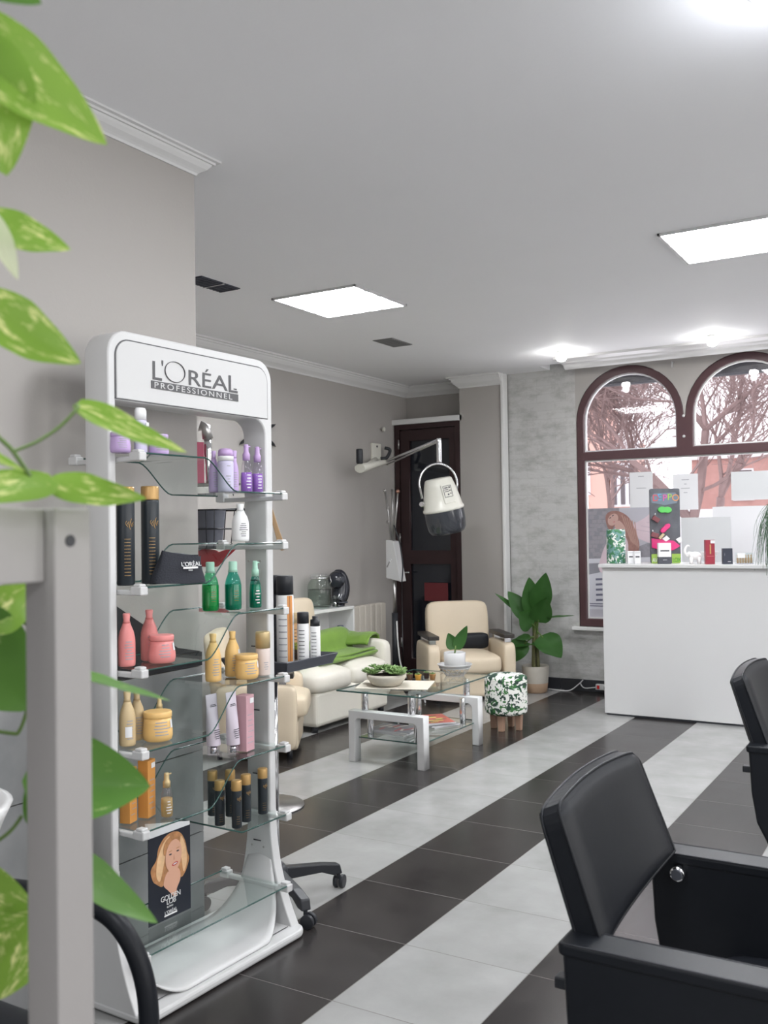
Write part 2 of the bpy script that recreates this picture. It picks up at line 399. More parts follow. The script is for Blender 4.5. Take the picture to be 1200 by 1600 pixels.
cr = N(tw, 'ShaderNodeValToRGB'); cr.color_ramp.elements[0].position = 0.34; cr.color_ramp.elements[0].color = (0.74, 0.74, 0.72, 1); cr.color_ramp.elements[1].position = 0.55; cr.color_ramp.elements[1].color = (1, 1, 1, 1)
lk(tw, n1.outputs[0], cr.inputs[0])
mm = N(tw, 'ShaderNodeMix', data_type='RGBA', blend_type='MULTIPLY'); mm.inputs[0].default_value = 1; lk(tw, br.outputs[0], mm.inputs[6]); lk(tw, cr.outputs[0], mm.inputs[7]); lk(tw, mm.outputs[2], b.inputs['Base Color'])
bp = N(tw, 'ShaderNodeBump'); bp.inputs['Strength'].default_value = 0.35; bp.inputs['Distance'].default_value = 0.012; lk(tw, n1.outputs[0], bp.inputs['Height']); lk(tw, bp.outputs[0], b.inputs['Normal'])

# ---- walls
NX, NY, LX = -2.45, 2.727, -4.68
struct(MB().box(((NX-5.1)/2, (NY-4.1)/2, 1.5), (5.1+NX, NY+4.1, 3.0)).build('wall_left_near', M['wall']))
struct(B('wall_left', (LX-0.1, (NY+8.6)/2, 1.5), (0.2, 8.6-NY, 3.0), M['wall']))
wr = mat('pale_side_wall', (0.75, 0.74, 0.72), 0.7)
struct(B('wall_right', (3.05, 2.1, 1.5), (0.1, 12.5, 3.0), wr))
struct(B('wall_rear', (-0.2, -4.1, 1.5), (6.6, 0.1, 3.0), wr))
# door wall: niche above, pillar on the right of the door
mb = MB()
mb.box((-4.32, 8.36, 2.6), (0.75, 0.2, 0.9))                        # back of the niche
mb.box((-4.32, 8.14, 2.463), (0.75, 0.28, 0.05))                    # ledge over the door
mb.box((-3.75, 8.16, 1.5), (0.43, 0.32, 3.0))                       # pillar
struct(mb.build('wall_back_door_side', M['wall']))
struct(B('trim_1', (-4.325, 7.99, 2.463), (0.72, 0.03, 0.05), M['cornice'], bevel=0.004))
struct(B('trim_2', (-3.528, 8.03, 1.417), (0.03, 0.10, 2.834), M['white_paint'], bevel=0.006))
# stone wall + window wall with the two arched openings
struct(B('wall_back_stone', (-3.2, 8.2, 1.55), (0.64, 0.2, 3.1), tw))
def arch(cx, r, zs, a0=PI, a1=0, n=20): return [(cx+r*math.cos(a0+(a1-a0)*i/n), zs+r*math.sin(a0+(a1-a0)*i/n)) for i in range(n+1)]
A1, A2, RR, ZS = -2.41, -1.457, 0.465, 2.345
outer = [(-2.875, 0.56)] + arch(A1, RR, ZS) + arch(A2, RR+0.012, ZS) + [(A2+RR+0.012, 0.56)]
wallp = [(-2.88, 0.56), (-2.88, 3.1), (3.0, 3.1), (3.0, 0.56)]
shp = [(-2.88, 0.56), (-2.876, 0.56)] + arch(A1, RR, ZS) + arch(A2, RR+0.012, ZS) + [(A2+RR+0.012, 0.56), (3.0, 0.56), (3.0, 3.1), (-2.88, 3.1)]
struct(shape2d('wall_back_window', [shp], 8.2, 0.2, M['wall']))
struct(B('wall_back_below_window', (0.06, 8.2, 0.28), (5.88, 0.2, 0.56), tw))
struct(B('trim_3', (-2.0, 8.085, 0.545), (1.86, 0.09, 0.03), M['white_paint'], bevel=0.006))   # sill
# ---- ceiling, with the recess in front of the window
mb = MB()
mb.box((-1, 1.9, CZ+0.15), (8.2, 11.85, 0.3)); mb.box((-4.15, 8.15, CZ+0.15), (2.08, 0.66, 0.3)); 
struct(mb.build('ceiling', M['ceiling']))
struct(B('ceiling_recess', (-0.05, 8.1, 3.12), (6.12, 0.6, 0.1), M['ceiling']))
def molding(name, path, prof, m, closed=False):
    """profile (out from the wall, down from the ceiling) swept along a wall line; the room is on the left of the line"""
    P = [Vector((x, y)) for x, y in path]; mb = MB(); rows = []
    for i, p in enumerate(P):
        d0 = (p-P[i-1]).normalized() if i else (P[1]-P[0]).normalized()
        d1 = (P[i+1]-p).normalized() if i < len(P)-1 else d0
        n0 = Vector((-d0.y, d0.x)); n1 = Vector((-d1.y, d1.x)); n = (n0+n1).normalized(); k = 1/max(0.3, n.dot(n0))
        rows.append([mb.v((p.x+n.x*o*k, p.y+n.y*o*k, CZ-z)) for o, z in prof])
    for a, b_ in zip(rows, rows[1:]):
        for j in range(len(prof)-1): mb.bm.faces.new((a[j], b_[j], b_[j+1], a[j+1]))
    for rw in (rows[0], rows[-1]):
        mb.bm.faces.new(rw)
    return struct(mb.build(name, m))
COR = [(-0.01, 0.06), (0.006, 0.06), (0.010, 0.052), (0.018, 0.046), (0.034, 0.036), (0.044, 0.024), (0.048, 0.016), (0.056, 0.016), (0.058, 0.008), (0.072, 0.007), (0.074, -0.004), (-0.01, -0.004)]
COR2 = [(o*1.25, z*1.7) for o, z in COR]
molding("trim_4", [(-4.68, NY), (NX, NY), (NX, -4.0)], COR, M["cornice"])
molding('trim_5', [(-3.53, 8.0), (-3.965, 8.0), (-3.965, 8.26), (LX, 8.26), (LX, NY+0.01)], COR2, M['cornice'])
# bright cornice along the edge of the window recess
WC = [(0.0, -0.003), (0.0, 0.055), (0.02, 0.062), (0.05, 0.05), (0.075, 0.03), (0.13, 0.024), (0.16, 0.03), (0.18, 0.02), (0.24, 0.014), (0.30, 0.016), (0.32, -0.003)]
molding("trim_6", [(2.95, 7.83), (-2.86, 7.83)], WC, M["white_gloss"])

# ---- skirting of dark tiles
sk = noisy(mat('dark_skirting_tile', (0.03, 0.032, 0.038), 0.3), 8, 0.1)
mb = MB()
x = -3.50
while x < 1: mb.box((x+0.222, 8.094, 0.05), (0.441, 0.014, 0.1)); x += 0.4455
struct(mb.build('baseboard_back', sk, bevel=0.002))
# ---- tiled lower part of the near left wall
wt = mat('grey_wall_tile', (0.27, 0.27, 0.27), 0.35)
b = wt.node_tree.nodes['Principled BSDF']; tc = N(wt, 'ShaderNodeTexCoord'); n1 = N(wt, 'ShaderNodeTexNoise'); n1.inputs['Scale'].default_value = 4; n1.inputs['Detail'].default_value = 8
lk(wt, tc.outputs['Object'], n1.inputs['Vector']); cr = N(wt, 'ShaderNodeValToRGB'); cr.color_ramp.elements[0].position = 0.3; cr.color_ramp.elements[0].color = (0.20, 0.205, 0.21, 1); cr.color_ramp.elements[1].position = 0.75; cr.color_ramp.elements[1].color = (0.33, 0.33, 0.33, 1)
lk(wt, n1.outputs[0], cr.inputs[0]); lk(wt, cr.outputs[0], b.inputs['Base Color'])
mb = MB(); bt = MB()
for i in range(12):
    y1 = NY-0.6*i; y0 = y1-0.597
    for z0, z1 in ((0.0, 0.318), (0.32, 0.618), (0.62, 0.93)): mb.box((NX+0.006, (y0+y1)/2, (z0+z1)/2), (0.012, 0.597, z1-z0-0.002))
struct(mb.build('trim_7', wt))
for i in range(24):
    y1 = NY-0.3*i; bt.box((NX+0.007, y1-0.149, 0.957), (0.014, 0.297, 0.05))
bt.prism([(NY-0.002, 0.984), (2.10, 0.984), (2.10, 1.34), (2.27, 1.205), (2.48, 1.08), (2.60, 1.01)], 'x', NX, NX+0.012)  # plain black wedge with a sloping top edge
struct(bt.build('trim_8', noisy(mat('black_tile_and_wedge', (0.028, 0.028, 0.032), 0.25), 8, 0.1)))

# ---- door
dr = thing('door_1', None, None, (-4.325, 8.03, 0)); dr['kind'] = 'structure'
x0, x1 = -0.345, 0.355
shape2d('door_frame', [[(x0, 0), (x0, 2.44), (x1, 2.44), (x1, 0), (x1-0.05, 0), (x1-0.05, 2.39), (x0+0.05, 2.39), (x0+0.05, 0)]], 0.0, 0.06, M['door_wood'], dr, 0.003)
inn = [[(x0+0.052, 0.01), (x0+0.052, 2.385), (x1-0.052, 2.385), (x1-0.052, 0.01)], [(x0+0.15, 1.23), (x1-0.12, 1.23), (x1-0.12, 2.28), (x0+0.15, 2.28)], [(x0+0.15, 0.2), (x1-0.12, 0.2), (x1-0.12, 1.1), (x0+0.15, 1.1)]]
shape2d('door_leaf', inn, 0.01, 0.045, M['door_wood'], dr, 0.004)
dgl = mat('dark_door_pane', (0.012, 0.014, 0.02), 0.08, spec=0.8)
g = MB(); g.box((0.02, 0.02, 1.755), (0.44, 0.008, 1.07)); g.build('pane', dgl, dr)
g = MB(); g.box((0.02, 0.02, 0.65), (0.44, 0.008, 0.92)); g.build('pane', dgl, dr)
h = MB(); h.cyl((-0.27, -0.04, 1.02), 0.009, 0.05, rot=Matrix.Rotation(PI/2, 4, 'X')); h.tube([(-0.27, -0.06, 1.02), (-0.18, -0.062, 1.02)], 0.008); h.build('door_handle', M['chrome'], dr)
for z in (0.35, 1.35, 2.25): MB().cyl((x0+0.05, -0.034, z), 0.007, 0.09).build('hinge', M['steel'], dr)
rn = B('red_reflection', (-4.24, 8.002, 0.84), (0.25, 0.003, 0.17), mat('dark_red_reflection', (0.12, 0.018, 0.022), 0.5))  # red sheet on the pane, painted in place of a reflection
tag(rn, 'dark red rectangle painted as a reflection on the lower pane of the dark door', 'reflection')

# ---- window
wn_ = thing('window_1', None, None, (0, 8.135, 0)); wn_['kind'] = 'structure'
fo = [(-2.874, 0.562)] + arch(A1, RR-0.002, ZS) + arch(A2, RR+0.01, ZS) + [(A2+RR+0.01, 0.562)]
def pane(cx, r, z0, x0=None): return [(cx-r, z0)] + arch(cx, r, ZS) + [(cx+r, z0)]
h1 = pane(A1, 0.40, 2.085); h2 = pane(A2, 0.415, 2.085); h3 = [(-2.81, 0.63), (-2.81, 2.01), (A2+0.415, 2.01), (A2+0.415, 0.63)]
shape2d('window_frame', [fo, h1, h2, h3], 0, 0.07, M['window_wood'], wn_, 0.006)
def bead(h, k=0.012):
    cx = sum(p[0] for p in h)/len(h); cz = (min(p[1] for p in h)+max(p[1] for p in h))/2
    W_ = max(p[0] for p in h)-min(p[0] for p in h); H_ = max(p[1] for p in h)-min(p[1] for p in h)
    return [(cx+(p[0]-cx)*(1-2*k/W_), cz+(p[1]-cz)*(1-2*k/H_)) for p in h]
for h in (h1, h2, h3): shape2d('glazing_bead', [h, bead(h)], 0.012, 0.03, M['white_paint'] if h is not h1 else M['paper'], wn_)
for h in (h1, h2, h3): shape2d('pane', [bead(h, 0.004)], 0.02, 0.005, M['glass_window'], wn_)
for z in (2.34, 2.17): MB().ellipsoid((-1.947, -0.037, z), (0.012, 0.006, 0.012)).build('screw_cap', M['white_plastic'], wn_)
# roller shutter box seen through the tops of the arches
sh = thing('roller_shutter', 'dark roller shutter box behind the tops of the arched panes', 'shutter', (-1.93, 8.36, 2.68))
B('shutter_box', (0, 0, 0.2), (2.1, 0.08, 0.4), M['dark_grey'], sh, 0.01)
for i in range(3): MB().box((0, -0.045, 0.03+i*0.05), (2.1, 0.012, 0.044)).build('slat', M['dark_grey'], sh, 0.003)
tag(T('wall_hook', [(-2.02, 8.09, 2.79), (-2.02, 8.05, 2.79), (-2.02, 8.045, 2.76), (-2.02, 8.055, 2.745)], 0.006, M['white_plastic']), 'small white hook on the wall between the two arches', 'hook')

# ================================================================== OUTSIDE
ob = noisy(mat('salmon_render', (0.72, 0.46, 0.39), 0.9), 0.6, 0.04)
ow = mat('outside_window_white', (0.8, 0.8, 0.82), 0.6); og = mat('outside_window_dark', (0.12, 0.10, 0.11), 0.2)
grd = tag(B('street', (-5, 38, -0.2), (90, 58, 0.1), noisy(mat('pavement', (0.42, 0.41, 0.41), 0.9), 0.5, 0.1)), None, None, None, 'structure')
def building(name, label, loc, w, d, h, wins, m, rz=0, ww=1.0, wh=1.7):
    t = thing(name, label, 'building', loc, rz)
    B('facade', (w/2, d/2, h/2), (w, d, h), m, t)
    B('cornice', (w/2, -0.1, h-0.2), (w+0.3, 0.3, 0.4), ow, t)
    for (x, z) in wins:
        f = B('window', (x, -0.03, z), (ww+0.2, 0.1, wh+0.2), ow, t)
        B('pane', (x, -0.10, z), (ww, 0.06, wh), og, f)
    return t
building('apartment_building', 'tall salmon pink apartment block seen through the left arch', (-27.6, 45, -0.15), 13.1, 2.0, 22,
         [(x, z) for x in (6.0, 8.0, 10.0, 11.9) for z in (4.0, 7.2, 10.4, 13.6, 16.8)], ob, 0, 0.6, 1.5)
building('low_building', 'low salmon pink house beyond the street, left of the hung papers', (-14.4, 45.2, -0.15), 1.3, 1.5, 5.6, [(0.25, 3.6), (0.65, 3.6), (1.05, 3.6)], ob, 0, 0.2, 1.9)
building('brick_building', 'reddish brick building far behind the big bare tree', (-14.0, 60, -0.15), 22, 6, 6.0, [(x, 4.0) for x in (3, 6, 9, 12, 15, 18)], noisy(mat('reddish_brick', (0.5, 0.30, 0.27), 0.9), 2, 0.2), 0)
gw = B('garden_wall', (-2.0, 34, 0.9), (14, 0.4, 2.2), noisy(mat('white_render', (0.8, 0.8, 0.82), 0.9), 1, 0.04)); tag(gw, 'low white wall along the far side of the street', 'wall')
bark = noisy(mat('pinkish_bark', (0.30, 0.215, 0.205), 0.9), 6, 0.3)
def bare_tree(loc, h, r0, seed, label, depth=7, spread=0.5, lean=(0, 0), group=None):
    rnd = random.Random(seed); mb = [MB(), MB()]
    def seg(bmi, a, b_, ra, rb, n):
        d = (b_-a).normalized(); u = d.cross(Vector((0.3, 0.9, 0.2))).normalized(); v = d.cross(u)
        A = [mb[bmi].v(a+(u*math.cos(2*PI*k/n)+v*math.sin(2*PI*k/n))*ra) for k in range(n)]; B_ = [mb[bmi].v(b_+(u*math.cos(2*PI*k/n)+v*math.sin(2*PI*k/n))*rb) for k in range(n)]
        for k in range(n): mb[bmi].bm.faces.new((A[k], A[(k+1) % n], B_[(k+1) % n], B_[k]))
    def grow(p, d, L, r, lv):
        n = 3 if lv > 2 else 5
        q = p; steps = 3
        for i in range(steps):
            d = (d+Vector((rnd.uniform(-1, 1), rnd.uniform(-1, 1), rnd.uniform(-0.6, 0.8)))*0.16).normalized()
            q2 = q+d*L/steps; seg(0 if lv < 2 else 1, q, q2, r*(1-0.25*i/steps), r*(1-0.25*(i+1)/steps), n); q = q2
            if lv >= 1 and lv < depth and rnd.random() < 0.8:
                s_ = Vector((rnd.uniform(-1, 1), rnd.uniform(-1, 1), rnd.uniform(-0.5, 1))).normalized()
                grow(q, (d+s_*0.9).normalized(), max(L*0.6, 0.35), r*0.45, lv+2)
        if lv >= depth: return
        for k in range(3 if lv < 4 else 2):
            s_ = Vector((rnd.uniform(-1, 1), rnd.uniform(-1, 1), rnd.uniform(-0.35, 0.8))).normalized()
            grow(q, (d+s_*spread*1.6).normalized(), L*rnd.uniform(0.66, 0.82), max(0.008, r*rnd.uniform(0.42, 0.56)), lv+1)
    grow(Vector((0, 0, 0)), Vector((lean[0], lean[1], 1)).normalized(), h, r0, 0)
    t = thing('bare_tree', label, 'tree', loc, 0, group)
    mb[0].build('trunk', bark, t, fixn=False); mb[1].build('branches', bark, t, fixn=False)
    return t
bare_tree((-3.1, 15.0, -0.15), 1.7, 0.15, 4, 'big bare tree with a thick forked trunk behind the right arch', 7, 0.55, (-0.1, 0), 'bare winter trees across the street')
bare_tree((-5.9, 18.5, -0.15), 1.7, 0.09, 12, 'slender bare tree in front of the salmon pink block', 6, 0.5, (0.12, 0), 'bare winter trees across the street')
bare_tree((-0.6, 19.0, -0.15), 1.9, 0.13, 21, 'bare tree at the right edge of the view, past the thick forked one', 7, 0.5, (0, 0), 'bare winter trees across the street')
bare_tree((-5.2, 25.0, -0.15), 2.3, 0.14, 33, 'bare tree farthest back, between the slender one and the thick one', 6, 0.55, (0, 0), 'bare winter trees across the street')
# ================================================================== DISPLAY STAND
SO = Vector((-2.02986, 2.14367, 0)); SA = math.radians(88)
SU = Vector((math.cos(SA), math.sin(SA), 0)); SV = Vector((-math.sin(SA), math.cos(SA), 0))
def SP(s, d, z): return SO+SU*s+SV*d+Vector((0, 0, z))
st = thing('display_stand', 'white arched hair product display stand with glass shelves', 'display stand', SO, SA)
s0, s1, i0, i1, ZT, D0, D1 = -0.118, 0.645, -0.088, 0.607, 2.045, 0.14, 0.245
def rc(cx, cz, r, a0, a1, n=8): return [(cx+r*math.cos(a0+(a1-a0)*i/n), cz+r*math.sin(a0+(a1-a0)*i/n)) for i in range(n+1)]
R_ = 0.075
fr = [(s0, 0.05), (s0, ZT-R_)] + rc(s0+R_, ZT-R_, R_, PI, PI/2) + rc(s1-R_, ZT-R_, R_, PI/2, 0) + [(s1, 0.05), (i1, 0.05)] + rc(i1-0.06, 1.83-0.06, 0.06, 0, PI/2) + [(i0, 1.83), (i0, 0.05)]
shape2d('frame', [fr], (D0+D1)/2, D1-D0, M['white_gloss'], st, 0.006)
# header plate with its fine groove
hp = [(s0+0.03, 1.835), (s0+0.03, ZT-0.03-0.05)] + rc(s0+0.03+0.05, ZT-0.03-0.05, 0.05, PI, PI/2) + rc(s1-0.03-0.05, ZT-0.03-0.05, 0.05, PI/2, 0) + [(s1-0.03, 1.835)]
gv = [(s0+0.026, 1.833), (s0+0.026, ZT-0.026-0.054)] + rc(s0+0.08, ZT-0.08, 0.054, PI, PI/2) + rc(s1-0.08, ZT-0.08, 0.054, PI/2, 0) + [(s1-0.026, 1.833)]
shape2d('groove', [gv], D0-0.001, 0.002, M['logo_grey'], st)
hd = shape2d('header', [hp], D0-0.002, 0.006, M['white_plastic'], st, 0.002)
RF = Matrix.Rotation(PI/2, 3, 'X')   # text upright, facing local -y
yT = D0-0.0065
lo = []
def caps(s, x, z, h, sx): return text('lettering', s, h/0.729, M['logo_grey'], hd, (x, yT, z), RF, 0.0006, sx=sx)
caps("L", 0.050, 1.909, 0.062, 1.12); caps("'", 0.092, 1.925, 0.050, 1.0)
# large round O as a ring
mb = MB(); ring = [(0.153+0.044*math.cos(a), yT, 1.944+0.033*math.sin(a)) for a in [2*PI*i/40 for i in range(40)]]
mb.tube(ring, 0.0034, 6, closed=True, flat=0.3); mb.build('lettering', M['logo_grey'], hd)
caps("R", 0.207, 1.911, 0.052, 1.5); caps("É", 0.272, 1.911, 0.052, 1.45); caps("A", 0.325, 1.911, 0.052, 1.62); caps("L", 0.400, 1.909, 0.062, 1.3)
caps("PARIS", 0.432, 1.920, 0.0045, 1.1)
B('lettering_bar', (0.2525, D0-0.0065, 1.893), (0.405, 0.002, 0.024), M['logo_grey'], hd)
text('lettering', "PROFESSIONNEL", 0.0255, M['white_plastic'], hd, (0.060, yT-0.0012, 1.8838), RF, 0.0005, 1.32, sx=1.52)
# side panels run into the flared foot
def flare(a, n=14):
    pts = []
    for i in range(n+1):
        t = i/n; z = 0.02+0.40*t; d = D0-(D0-0.040)*(1-t)**2.2; pts.append((d, z))
    back = [(0.385-(0.385-D1)*(1-(1-i/n))**0 if False else D1+(0.345-D1)*(1-i/n)**2.2, 0.02+0.40*i/n) for i in range(n+1)]
    return pts+back[::-1]
for x0_, x1_ in ((s0, i0), (i1, s1)):
    MB().prism(flare(0), 'x', x0_-0.001, x1_+0.001).build('side_foot', M['white_gloss'], st, 0.004)
mb = MB()
mb.prism(rrect(s0-0.003, s1+0.003, 0.0, 0.385, 0.055, 8), 'z', 0.004, 0.03)
mb.build('base', M['white_gloss'], st, 0.008)
# concave inner tray that curves up to both legs
def tray(u, v):
    s = i0+(i1-i0)*u; e = min(s-i0, i1-s); r = 0.16
    up = 0 if e >= r else (r-math.sqrt(max(0, r*r-(r-e)**2)))
    lim = max(0.03, 0.34)
    f = abs(v*2-1)
    dd = 0.022+0.328*v; zc = 0.034+0.012*math.sin(PI*v)+up*1.35
    # narrow towards the legs as the tray climbs
    c_ = 0.1925; k = 1 if up == 0 else max(0.33, 1-(up/0.16)**0.6*0.7)
    return (s, c_+(dd-c_)*k, min(zc, 0.40))
MB().grid(tray, 40, 10).build('tray', M['white_plastic'], st, solid=0.006)
MB().tube([(s0+0.05, 0.055, 0.033), (s1-0.05, 0.055, 0.033)], 0.0015, 4).build('base_groove', M['logo_grey'], st)
def bracket(par, s, z, side):
    mb = MB(); x = s
    mb.box((x, 0.20, z-0.012), (0.020, 0.30, 0.016)); mb.box((x, 0.062, z-0.006), (0.030, 0.045, 0.026)); mb.box((x, 0.34, z-0.006), (0.030, 0.04, 0.026))
    mb.box((x, 0.060, z+0.010), (0.026, 0.028, 0.010)); mb.box((x, 0.342, z+0.010), (0.026, 0.026, 0.010))
    mb.build('shelf_clip', M['white_plastic'], par, 0.004)
def bent_shelf(zl, zr, sl=-0.075, sr=0.60, b0=0.20, b1=0.34):
    n = 40; mb = MB(); g = []
    for i in range(n+1):
        s = sl+(sr-sl)*i/n
        t = max(0, min(1, (s-b0)/(b1-b0))); t = t*t*(3-2*t)*0.55+t*0.45 if 0 < t < 1 else t
        g.append((s, zl+(zr-zl)*t))
    poly = g + [(s, z-0.005) for s, z in reversed(g)]
    # built as quads so the bend stays clean
    for d0_, d1_ in ((0.045, 0.35),):
        for (a, b_) in zip(g, g[1:]):
            q = [mb.v(p) for p in ((a[0], d0_, a[1]), (b_[0], d0_, b_[1]), (b_[0], d1_, b_[1]), (a[0], d1_, a[1]))]
            f = mb.bm.faces.new(q); f.smooth = True
    o = mb.build('glass_shelf', M['glass_shelf'], st)
    e = MB()
    for d in (0.045, 0.35): e.tube([(a, d, z) for a, z in g], 0.0028, 4)
    e.build('glass_rim', M['glass_edge'], o)
    bracket(o, i0+0.014, zl-0.004, 0); bracket(o, i1-0.014, zr-0.004, 1)
    return o
SH = [(1.665, 1.56), (1.265, 1.386), (1.02, 1.155), (0.78, 0.915), (0.545, 0.67)]
for zl, zr in SH: bent_shelf(zl, zr)
mb = MB(); mb.grid(lambda u, v: (0.35+0.25*u, 0.045+0.305*v, 0.43), 2, 2); o = mb.build('glass_shelf', M['glass_shelf'], st); o['label'] = 'short half-width glass shelf'
e = MB(); e.tube([(0.35, 0.35, 0.43), (0.35, 0.045, 0.43), (0.60, 0.045, 0.43)], 0.003, 4); e.build('glass_rim', M['glass_edge'], o); bracket(o, i1-0.014, 0.426, 1)
bent = bent_shelf(0.18, 0.18)
for z in (0.57, 0.80, 1.03, 1.27, 0.33):   # slots and screws on the inside of the right panel
    B('slot', (i1-0.0006, 0.20, z-0.02), (0.003, 0.035, 0.004), M['dark_ink'], st)
for z in (1.32, 0.29):
    mb = MB()
    for d in (0.17, 0.225): mb.cyl((i1-0.001, d, z), 0.004, 0.004, 10, Matrix.Rotation(PI/2, 4, 'Y'))
    mb.build('screw', M['steel'], st)

# ================================================================== PRODUCTS
def pm(name, col, rough=0.35, **k): return noisy(mat(name, col, rough, **k), 30, 0.03)
P = dict(purple=pm('lilac_plastic', (0.50, 0.36, 0.62)), lav=pm('lavender_plastic', (0.55, 0.52, 0.68)), purple_cap=pm('lilac_cap', (0.48, 0.33, 0.58)),
         pink=pm('coral_pink_plastic', (0.72, 0.25, 0.24)), gold=pm('amber_plastic', (0.78, 0.50, 0.19)), beige=pm('beige_gold_plastic', (0.58, 0.44, 0.25)),
         goldcap=pm('pale_gold_cap', (0.55, 0.42, 0.22), 0.3, metal=0.3), black=pm('black_can', (0.022, 0.028, 0.034), 0.3), white=pm('white_bottle', (0.80, 0.80, 0.80)),
         green=glass('green_tint_plastic', (0.30, 0.80, 0.55)), teal=glass('teal_tint_plastic', (0.22, 0.72, 0.62)), greenliq=mat('green_liquid', (0.03, 0.38, 0.13), 0.1, trans=0.2), tealliq=mat('teal_liquid', (0.02, 0.30, 0.21), 0.1, trans=0.2), greencap=pm('pale_green_cap', (0.38, 0.62, 0.50)),
         purliq=mat('purple_liquid', (0.45, 0.22, 0.72), 0.1, trans=0.3), clear=glass('clear_plastic', (0.93, 0.91, 0.95)), pinkbox=pm('dusty_pink_card', (0.56, 0.33, 0.37), 0.6),
         lilactube=pm('pale_lilac_tube', (0.62, 0.55, 0.63), 0.4), orange=pm('orange_card', (0.62, 0.28, 0.07), 0.45), amberliq=mat('amber_liquid', (0.75, 0.55, 0.22), 0.1, trans=0.5),
         label=pm('label_white', (0.75, 0.75, 0.76), 0.6), ink=M['dark_ink'], gink=M['grey_ink'])
LA = math.radians(-112)
def arc_patch(mb, r, z0, z1, a0, a1, n=8, off=0.0006, rz=None):
    V = []
    for i in range(n+1):
        a = a0+(a1-a0)*i/n
        r0, r1 = (r, r) if rz is None else (rz(z0), rz(z1))
        V.append((mb.v(((r0+off)*math.cos(a), (r0+off)*math.sin(a), z0)), mb.v(((r1+off)*math.cos(a), (r1+off)*math.sin(a), z1))))
    for a, b_ in zip(V, V[1:]):
        f = mb.bm.faces.new((a[0], b_[0], b_[1], a[1])); f.smooth = True; f.material_index = mb.mi
def rfun(prof):
    def f(z):
        for (r0, z0), (r1, z1) in zip(prof, prof[1:]):
            if z0 <= z <= z1 and z1 > z0: return r0+(r1-r0)*(z-z0)/(z1-z0)
        return prof[-1][0]
    return f
def printing(t, prof, z0, z1, rows, m, ca=LA, half=0.75, sticker=None, seed=1):
    """faint rows of print that wrap round the front"""
    rnd = random.Random(seed); mb = MB(); f = rfun(prof); h = (z1-z0)/rows
    for i in range(rows):
        z = z0+h*(i+0.3); w = half*rnd.uniform(0.5, 1.0)
        arc_patch(mb, 0, z, z+h*0.32, ca-w, ca+w*rnd.uniform(0.5, 1), 6, 0.0005, f)
    mb.build('print', m, t, fixn=False)
    if sticker:
        sz0, sz1, a0, a1 = sticker; mb = MB(); arc_patch(mb, 0, sz0, sz1, a0, a1, 5, 0.0012, f); mb.build('price_sticker', P['label'], t, fixn=False)
def prod(name, label, cat, s, d, z, group, lean=0):
    t = thing(name, label, cat, SP(s, d, z+0.0035), SA, group); return t
def jar(label, s, d, z, w, h, m, group, belly=0.0, name='hair_mask_jar', sticker=True, seed=1, inkm=None):
    t = prod(name, label, 'jar', s, d, z, group); r = w/2
    pr = [(r*0.80, 0), (r*0.93, h*0.04), (r*1.0, h*0.18), (r*(0.99), h*0.35), (r*(0.93-belly), h*0.62), (r*(0.90-belly), h*0.80)]
    MB().lathe(pr, 28).build('body', m, t)
    lid = [(r*(0.93-belly), h*0.80), (r*(0.95-belly), h*0.82), (r*(0.95-belly), h*0.96), (r*(0.90-belly), h)]
    MB().lathe(lid, 28).build('lid', m, t)
    printing(t, pr, h*0.2, h*0.72, 5, inkm or P['gink'], half=0.7, sticker=(h*0.45, h*0.72, LA+0.65, LA+0.95) if sticker else None, seed=seed)
    return t
def shampoo(label, s, d, z, w, h, m, group, capm=None, sticker=None, seed=1, inkm=None, neck=0.36):
    t = prod('shampoo_bottle', label, 'bottle', s, d, z, group); r = w/2
    pr = [(r*0.86, 0), (r*0.97, h*0.02), (r, h*0.08), (r, h*0.45), (r*0.95, h*0.55), (r*0.80, h*0.66), (r*0.55, h*0.76), (r*(neck+0.06), h*0.82)]
    MB().lathe(pr, 28).build('body', m, t)
    MB().lathe([(r*(neck+0.10), h*0.82), (r*neck, h*0.86), (r*(neck+0.08), h*0.985), (r*neck, h)], 24).build('cap', capm or m, t)
    printing(t, pr, h*0.12, h*0.5, 7, inkm or P['gink'], half=0.6, sticker=sticker, seed=seed)
    return t
def pump_spray(label, s, d, z, w, h, mb_, capm, group, liquid=None, name='spray_bottle', fill=0.42):
    t = prod(name, label, 'spray bottle', s, d, z, group); r = w/2
    pr = [(r*0.85, 0), (r, h*0.02), (r, h*0.30), (r*0.88, h*0.50), (r*0.66, h*0.64), (r*0.55, h*0.68)]
    MB().lathe(pr, 24).build('body', mb_, t)
    if liquid:
        lq = [(q*0.93, zz) for q, zz in [(r*0.85, h*0.01), (r, h*0.02), (r, h*0.30), (rfun(pr)(h*fill), h*fill)]]; MB().lathe(lq, 24).build('liquid', liquid, t)
    MB().lathe([(r*0.60, h*0.67), (r*0.60, h*0.80), (r*0.42, h*0.84), (r*0.40, h*0.96), (r*0.34, h)], 20).build('pump_head', capm, t)
    MB().tube([(0, 0, h*0.955), (r*0.85*math.cos(LA+1.8), r*0.85*math.sin(LA+1.8), h*0.962)], r*0.13, 8).build('nozzle', capm, t)
    printing(t, pr, h*0.08, h*0.40, 5, P['label'] if liquid else P['gink'], half=0.5, seed=int(h*1000))
    return t
